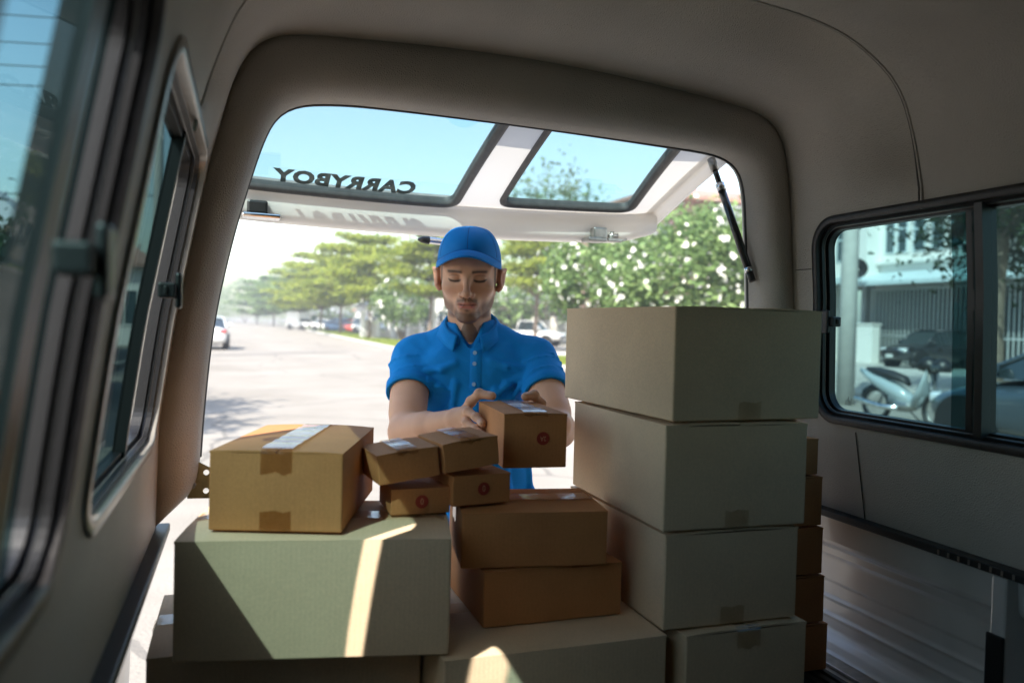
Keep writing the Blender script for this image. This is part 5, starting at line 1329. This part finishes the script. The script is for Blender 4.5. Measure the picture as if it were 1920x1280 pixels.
ey = np.exp(-((zz - .0055 - 9 * (xx - .031) ** 2) / .0020) ** 2) * sm(.018, .021, xx) * sm(.046, .043, xx) * (yy > .05); paint_(ey, (.03, .02, .018), .85)
cr_ = np.exp(-((zz - .0225 + 12 * (xx - .031) ** 2) / .0016) ** 2) * sm(.015, .02, xx) * sm(.050, .044, xx) * (yy > .05); paint_(cr_, (.20, .10, .065), .6)  # painted shade of the upper lid crease
nt_ = np.exp(-((xx - .0068) / .003) ** 2) * np.exp(-((zz + .0325) / .0025) ** 2) * (yy > .085); paint_(nt_, (.06, .02, .015), .9)  # nostril shade painted over the hollows
hr = sm(.050, .057, xx) * sm(.042, .030, yy) * sm(-.026, -.012, zz) * sm(.072, .068, xx) ; paint_(hr, (.02, .015, .013), .95)
bk = sm(.0, -.02, yy) * sm(-.06, -.05, zz); paint_(bk * (xx < .074), (.02, .015, .013), .95)
def nail(c, r, nvec):
    d = np.linalg.norm(P - np.array(c), axis=1); w_ = (np.clip(1.4 - d / r, 0, 1) > .4)[:, None]; col[:] = np.where(w_, np.array([.66, .44, .36]), col)
nail((.0675, .4005, 1.3560), .0068, None); nail((.0465, .4680, 1.2985), .0060, None); nail((.1465, .4010, 1.3555), .0062, None)
mS = bpy.data.materials.new('skin'); mS.use_nodes = True; n = mS.node_tree; b = n.nodes['Principled BSDF']
at = N(n, 'ShaderNodeAttribute'); at.attribute_name = 'skin_colour'
tc = N(n, 'ShaderNodeTexCoord'); t1 = N(n, 'ShaderNodeTexNoise'); t1.inputs['Scale'].default_value = 22; t1.inputs['Detail'].default_value = 5
n.links.new(tc.outputs['Object'], t1.inputs['Vector']); mr = N(n, 'ShaderNodeMapRange'); mr.inputs['To Min'].default_value = .86; mr.inputs['To Max'].default_value = 1.1
n.links.new(t1.outputs[0], mr.inputs[0]); mm = N(n, 'ShaderNodeVectorMath', operation='SCALE'); n.links.new(at.outputs['Color'], mm.inputs[0]); n.links.new(mr.outputs[0], mm.inputs['Scale'])
n.links.new(mm.outputs[0], b.inputs['Base Color']); b.inputs['Roughness'].default_value = .48; b.inputs['Specular IOR Level'].default_value = .4
b.inputs['Subsurface Weight'].default_value = .12; b.inputs['Subsurface Radius'].default_value = (.8, .3, .15); b.inputs['Subsurface Scale'].default_value = .006
t2 = N(n, 'ShaderNodeTexNoise'); t2.inputs['Scale'].default_value = 260; n.links.new(tc.outputs['Object'], t2.inputs['Vector'])
bp = N(n, 'ShaderNodeBump'); bp.inputs['Strength'].default_value = .12; bp.inputs['Distance'].default_value = .001; n.links.new(t2.outputs[0], bp.inputs['Height']); n.links.new(bp.outputs[0], b.inputs['Normal'])
body = np_mesh('body', P, Q, mS, MAN, col)

# polo shirt
MT['cloth'] = pmat('blue_pique_cloth', (.0, .20, .56), .8, spec=.25, var=.10, vscale=10, bump=.35, bscale=700, bdist=.0008)
MT['cloth2'] = pmat('blue_cap_cloth', (.0, .185, .55), .7, spec=.25, var=.08, vscale=14, bump=.25, bscale=900, bdist=.0006)
MT['capseam'] = pmat('dark_blue_stitching', (.0, .06, .22), .8)
MT['button'] = pmat('blue_button', (.25, .42, .62), .25)
S = Field((-.29, -.21, .93), (.33, .26, 1.545), .0030)
S.cone((-.130, -.035, 1.400), (.155, -.02, 1.408), .056, .055, .03)                            # shoulders
S.cone((0, -.03, 1.445), (.0, -.03, 1.40), .066, .085, .03)
for s, q in ((-1, (-.13, -.035, 1.415)), (1, (.155, -.02, 1.42))): S.cone((s * .03, -.035, 1.475), q, .038, .042, .03)
S.cone((.008, -.025, 1.36), (.018, -.02, 1.24), .138, .132, .04, sc=(1, 1.35, 1))                 # chest to waist
S.cone((.018, -.02, 1.24), (.045, -.015, .97), .130, .150, .04, sc=(1, 1.30, 1))
for x_, z_ in ((-.062, 1.375), (.082, 1.378)): S.ell((x_, .035, z_), (.062, .040, .052), .03)        # chest muscles
for S_, E_, e_ in ((RS, RE, .50), (LS, LE, .50)):
    m_ = mixp(S_, E_, e_); S.cone(S_, m_, .058, .0575, .025)
# folds radiating from the armpits and hanging down the front
def fold(pts, r, k=.010, sub=False):
    for a_, b_ in zip(pts[:-1], pts[1:]):
        P_ = []
        for (x_, z_, o_) in (a_, b_):
            y_ = S.front(x_, z_); P_.append((x_, (y_ if y_ is not None else .08) + o_ + .0025, z_))
        S.cone(P_[0], P_[1], r, r * .9, k, sub=sub)
for args in (([(-.100, 1.352, -.006), (-.070, 1.335, -.004), (-.035, 1.30, -.006)], .009), ([(-.098, 1.335, -.006), (-.072, 1.30, -.004), (-.050, 1.25, -.006)], .009), ([(-.102, 1.375, -.006), (-.065, 1.38, -.005), (-.03, 1.395, -.007)], .008),
             ([(.135, 1.365, -.006), (.10, 1.345, -.004), (.065, 1.31, -.006)], .009), ([(.138, 1.345, -.006), (.115, 1.305, -.004), (.095, 1.25, -.006)], .009), ([(.14, 1.385, -.006), (.10, 1.392, -.005), (.06, 1.405, -.007)], .008),
             ([(-.028, 1.345, -.006), (-.035, 1.28, -.004), (-.022, 1.20, -.005)], .010), ([(.070, 1.33, -.006), (.062, 1.26, -.004), (.075, 1.18, -.005)], .010), ([(.125, 1.29, -.006), (.130, 1.22, -.004), (.118, 1.15, -.006)], .010),
             ([(.02, 1.30, -.006), (.028, 1.24, -.005), (.02, 1.18, -.007)], .008), ([(-.08, 1.27, -.006), (-.075, 1.2, -.004), (-.09, 1.12, -.006)], .010), ([(.10, 1.15, -.006), (.11, 1.08, -.005), (.14, 1.0, -.006)], .012), ([(.05, 1.16, -.006), (.055, 1.1, -.004), (.05, 1.0, -.006)], .011), ([(.16, 1.13, -.006), (.17, 1.07, -.004), (.19, .99, -.006)], .011)):
    fold(*args)
# creases across the sleeves
for S_, E_ in ((RS, RE), (LS, LE)):
    S_, E_ = np.array(S_), np.array(E_); ax = (E_ - S_) / np.linalg.norm(E_ - S_); u_ = np.cross(ax, (1, 0, 0)); u_ /= np.linalg.norm(u_); v_ = np.cross(ax, u_)
    for t_, a0, ln_, dt in ((.10, 200, 70, .06), (.20, 150, 90, -.05), (.28, 215, 80, .05), (.36, 130, 80, -.04), (.14, 90, 60, .05), (.30, 300, 70, -.06)):
        pp = []
        for j in range(5):
            a_ = R(a0 + ln_ * j / 4); c_ = S_ + (E_ - S_) * (t_ + dt * j / 4); rr_ = .0600 - .006 * t_; pp.append(c_ + (u_ * math.cos(a_) + v_ * math.sin(a_)) * rr_)
        for a_, b_ in zip(pp[:-1], pp[1:]): S.cone(a_, b_, .0004, .0004, .010)
# cut the sleeve ends, the neck hole and the hem
sl, (x, y, z) = S.win(S.lo, S.lo + S.n * S.h, 0)
for fx, fy, fz, ph_, am in ((23, 14, 31, .3, .0011), (-31, 10, 22, 1.9, .0011), (47, 22, -38, 4.1, .0007), (-52, 18, -49, 2.2, .0006), (15, 9, -12, 5.0, .0014)):
    q1 = np.sin(fx * x + fy * y + fz * z + ph_ + 1.3 * np.sin(19 * z + 11 * x + ph_)); S.F = (S.F - am * (1 - 2 * np.abs(q1)) * .75).astype(np.float32)
for S_, E_, e_ in ((RS, RE, .50), (LS, LE, .50)):
    a_, b_ = np.array(S_), np.array(E_); ax = (b_ - a_) / np.linalg.norm(b_ - a_); m_ = a_ + (b_ - a_) * e_
    d_ = (x - m_[0]) * ax[0] + (y - m_[1]) * ax[1] + (z - m_[2]) * ax[2]
    near = ((x - m_[0]) ** 2 + (y - m_[1]) ** 2 + (z - m_[2]) ** 2) < .105 ** 2
    S.F = np.where(near, np.maximum(S.F, d_), S.F).astype(np.float32)
    S.cone(a_ + (b_ - a_) * .38, a_ + (b_ - a_) * .75, .0500, .0500, .002, sub=True)
S.F = np.maximum(S.F, (.945 - z)).astype(np.float32)
S.cone(hb(0, -.030, -.06), hb(0, -.050, -.16), .0600, .0600, .004, sub=True)
S.cone((.0, .060, 1.515), (.006, .078, 1.437), .048, .006, .004, sub=True); S.cone((.0, .030, 1.515), (.006, .050, 1.440), .046, .009, .004, sub=True)
P, Q = S.mesh(); shirt = np_mesh('shirt', P, Q, MT['cloth'], MAN)
# hem bands on the sleeves
for S_, E_ in ((RS, RE), (LS, LE)):
    a_, b_ = np.array(S_), np.array(E_); ax = (b_ - a_) / np.linalg.norm(b_ - a_); u_ = np.cross(ax, (1, 0, 0)); u_ /= np.linalg.norm(u_); v_ = np.cross(ax, u_)
    vs_, fs = [], []; pr = [(.400, .0600), (.405, .0612), (.496, .0600), (.503, .0585), (.503, .0550), (.47, .0545)]
    for k in range(48):
        t_ = R(7.5 * k)
        for e_, rr_ in pr: p_ = a_ + (b_ - a_) * e_ + (u_ * math.cos(t_) + v_ * math.sin(t_)) * rr_; vs_.append((p_[0], -p_[1], p_[2]))
    for k in range(48):
        for j in range(5): fs.append((k * 6 + j, ((k + 1) % 48) * 6 + j, ((k + 1) % 48) * 6 + j + 1, k * 6 + j + 1))
    mesh_ob('sleeve_hem', vs_, fs, MT['cloth'], shirt, smooth=True)
# collar: stand and folded leaf
vs_, fs = [], []; nk = 60
c0 = np.array(hb(0, -.036, -.092))
for k in range(nk + 1):
    ph = R(24 + (360 - 48) * k / nk); fr = (1 + math.cos(ph)) / 2                    # 1 at the front
    zt = 1.532 - .070 * fr ** 1.3; cx, cyy = .001, -.022 + .012 * fr
    def rp(r_, z_, fx=0): return (cx + r_ * math.sin(ph) * (1.02), -(cyy + (r_ + .010 * fr) * math.cos(ph)), z_)
    pt = max(0, 1 - min(ph, 2 * math.pi - ph) / R(52))                               # collar points
    ln = .030 + .020 * pt
    vs_ += [rp(.0615, zt - .026), rp(.0620, zt - .006), rp(.0650, zt), rp(.0700, zt - .004), rp(.0770, zt - ln * .45), rp(.0860 + .006 * pt, zt - ln)]
for k in range(nk):
    for j in range(5): fs.append((k * 6 + j, k * 6 + j + 1, (k + 1) * 6 + j + 1, (k + 1) * 6 + j))
co = mesh_ob('collar', vs_, fs, MT['cloth'], shirt, smooth=True); md = co.modifiers.new('s', 'SOLIDIFY'); md.thickness = .0022; md.offset = 1
# placket and buttons
def strip_front(name, x0, x1, z0, z1, off, mat, par, nz=16, nx=4, slant=0.0):
    vs_, fs = [], []
    for i in range(nz + 1):
        zz_ = z0 + (z1 - z0) * i / nz
        for j in range(nx + 1):
            x_ = x0 + (x1 - x0) * j / nx + slant * (zz_ - z0); y_ = S.front(x_, zz_)
            if y_ is None: y_ = .06
            vs_.append((x_, -(y_ + off * (0 if j in (0, nx) else 1)), zz_))
    for i in range(nz):
        for j in range(nx): fs.append((i * (nx + 1) + j, (i + 1) * (nx + 1) + j, (i + 1) * (nx + 1) + j + 1, i * (nx + 1) + j + 1))
    o = mesh_ob(name, vs_, fs, mat, par, smooth=True)
    sm_ = o.modifiers.new('sm', 'SMOOTH'); sm_.iterations = 4; sm_.factor = .5
    return o
strip_front('placket', .004, .038, 1.325, 1.434, .0050, MT['cloth'], shirt)
for zz_ in (1.424, 1.397, 1.345):
    y_ = S.front(.018, zz_) + .0055; tube_ob('button', [(.018, -y_, zz_), (.018, -y_ - .0022, zz_)], .0052, MT['button'], shirt, 12)
tube_ob('placket_seam', [(.004, -(S.front(.004, 1.338) + .003), 1.338), (.021, -(S.front(.021, 1.338) + .0062), 1.337), (.038, -(S.front(.038, 1.338) + .003), 1.338)], .0012, MT['cloth'], shirt, 5)

# cap
def capr(az, t):                          # az 0 = front, t 0 rim .. 1 crown
    e_ = t * math.pi / 2; zc = .036; fr = max(0, math.cos(az))
    rx, ry, rz = .0835, .106, .094 + .003 * fr
    q = math.cos(e_) ** (.62 if fr > 0 else .8); zr_ = .030 + .054 * fr ** 1.2; zz_ = zr_ + (.1345 - zr_) * math.sin(e_)
    seam_ = .0009 * (1 - min(1, abs((math.degrees(az) + 30) % 60 - 30) / 3)) * -1
    return hb((rx * q + seam_) * math.sin(az), -.014 + (ry * q + seam_ + .004 * fr * (1 - t)) * math.cos(az), zz_)
vs_, fs = [], []; na, nt__ = 120, 28
for j in range(nt__ + 1):
    for k in range(na): p_ = capr(2 * math.pi * k / na, j / nt__); vs_.append((p_[0], -p_[1], p_[2]))
for j in range(nt__):
    for k in range(na): fs.append((j * na + k, j * na + (k + 1) % na, (j + 1) * na + (k + 1) % na, (j + 1) * na + k))
cap = mesh_ob('cap', vs_, fs, MT['cloth2'], MAN, smooth=True); md = cap.modifiers.new('s', 'SOLIDIFY'); md.thickness = .0025; md.offset = -1
p_ = hb(0, -.014, .132); bm = bmesh.new(); bmesh.ops.create_uvsphere(bm, u_segments=14, v_segments=8, radius=.0075)
for v in bm.verts: v.co = Vector((p_[0] + v.co.x, -p_[1] + v.co.y, p_[2] - .003 + v.co.z * .5))
bm_ob('cap_button', bm, MT['cloth2'], cap, smooth=True)
vs_, fs = [], []; nb, nr_ = 40, 10
for i in range(nb + 1):
    a_ = R(-74 + 148 * i / nb); b0 = np.array((.0835 * math.sin(a_), -.014 + .110 * math.cos(a_), .040))
    o_ = np.array((.086 * math.sin(a_ * .98), -.010 + .110 * math.cos(a_) + .062 * math.cos(a_ * 1.18) ** .8 if abs(a_) < R(75) else 0, 0))
    for j in range(nr_ + 1):
        t_ = j / nr_; x_ = b0[0] * (1 - t_) + o_[0] * t_; y_ = b0[1] * (1 - t_) + o_[1] * t_
        z_ = .086 - 7.0 * x_ * x_ * (.85 + .15 * t_) - .007 * t_ + .004 * math.sin(math.pi * t_)
        q_ = hb(x_, y_, z_); vs_.append((q_[0], -q_[1], q_[2]))
for i in range(nb):
    for j in range(nr_): fs.append((i * (nr_ + 1) + j, (i + 1) * (nr_ + 1) + j, (i + 1) * (nr_ + 1) + j + 1, i * (nr_ + 1) + j + 1))
for k_ in range(6):
    az_ = math.pi * k_ / 3; cap_pts = []
    for j in range(2, 28): q_ = np.array(capr(az_, j / 28)); cap_pts.append((q_[0], -q_[1], q_[2]))
    tube_ob('panel_seam', cap_pts, .0008, MT['capseam'], cap, 5)
tube_ob('brim_piping', [tuple(np.array((hb(*c_)[0], -hb(*c_)[1], hb(*c_)[2]))) for c_ in [(.0842 * math.sin(R(a_)), -.014 + .1112 * math.cos(R(a_)), .0875 - 7.0 * (.0835 * math.sin(R(a_))) ** 2 * .85) for a_ in np.linspace(-76, 76, 30)]], .0011, MT['capseam'], cap, 5)
bri = mesh_ob('cap_brim', vs_, fs, MT['cloth2'], cap, smooth=True); md = bri.modifiers.new('s', 'SOLIDIFY'); md.thickness = .0032; md.offset = 0
# hair below the cap
Hh = Field((-.11, -.12, 1.50), (.10, .11, 1.70), .003)
Hh.ell(hb(0, -.020, .033), (.0765, .0965, .088), .003, M=MH)
sl, (x, y, z) = Hh.win(Hh.lo, Hh.lo + Hh.n * Hh.h, 0)
hy = (y - HC[1]) * cT - (z - HC[2]) * sT; hz = (y - HC[1]) * sT + (z - HC[2]) * cT; hx = np.abs(x - HC[0])
Hh.F = np.maximum.reduce([Hh.F + 0 * x, hy + .010 - .35 * np.maximum(0, hz) + 0 * x, -(hz + .028 + .35 * np.maximum(0, -hy)) + 0 * x, hz - .055 + 0 * x]).astype(np.float32)
MT['hair'] = pmat('black_hair', (.012, .010, .009), .6, bump=.6, bscale=500, bdist=.002)
P, Q = Hh.mesh(); np_mesh('hair', P, Q, MT['hair'], MAN)
# trousers and shoes
Tf = Field((-.22, -.22, .05), (.32, .22, 1.06), .007)
Tf.cone((.04, -.02, 1.02), (.04, -.02, .93), .118, .130, .03, sc=(1, 1.25, 1))
for s in (-1, 1): Tf.cone((.04 + s * .075, -.02, .92), (.04 + s * .10, -.01, .50), .085, .062, .04); Tf.cone((.04 + s * .10, -.01, .50), (.04 + s * .11, -.04, .10), .062, .052, .02)
P, Q = Tf.mesh(); MT['trousers'] = pmat('dark_trousers', (.03, .035, .05), .8, var=.2, vscale=20, bump=.3, bscale=300); np_mesh('trousers', P, Q, MT['trousers'], MAN)
for s in (-1, 1):
    bm = bmesh.new(); add_tube(bm, [(.04 + s * .11, .09, .05), (.04 + s * .115, .0, .055), (.04 + s * .12, -.12, .04), (.04 + s * .12, -.17, .032)], [.035, .05, .045, .022], 12, flat=.9)
    for v in bm.verts: v.co.z = max(v.co.z, .002)
    bm_ob('shoe', bm, MT['black'], MAN, smooth=True)
# ------------------------------------------------------------------ the air: thin even haze round the whole street
bm = bmesh.new(); add_box(bm, (-330, -60, -1), (330, 330, 16))
haze = bm_ob('haze', bm, bpy.data.materials.new('haze')); haze['kind'] = 'stuff'; haze['label'] = 'thin bright haze over the whole street'
mh = haze.data.materials[0]; mh.use_nodes = True; n = mh.node_tree; n.nodes.clear()
pv = N(n, 'ShaderNodeVolumePrincipled'); pv.inputs['Color'].default_value = (.95, .96, 1, 1); pv.inputs['Density'].default_value = .0019; pv.inputs['Anisotropy'].default_value = .2
o = N(n, 'ShaderNodeOutputMaterial'); n.links.new(pv.outputs[0], o.inputs['Volume'])
cy.volume_bounces = 0; cy.volume_max_steps = 64
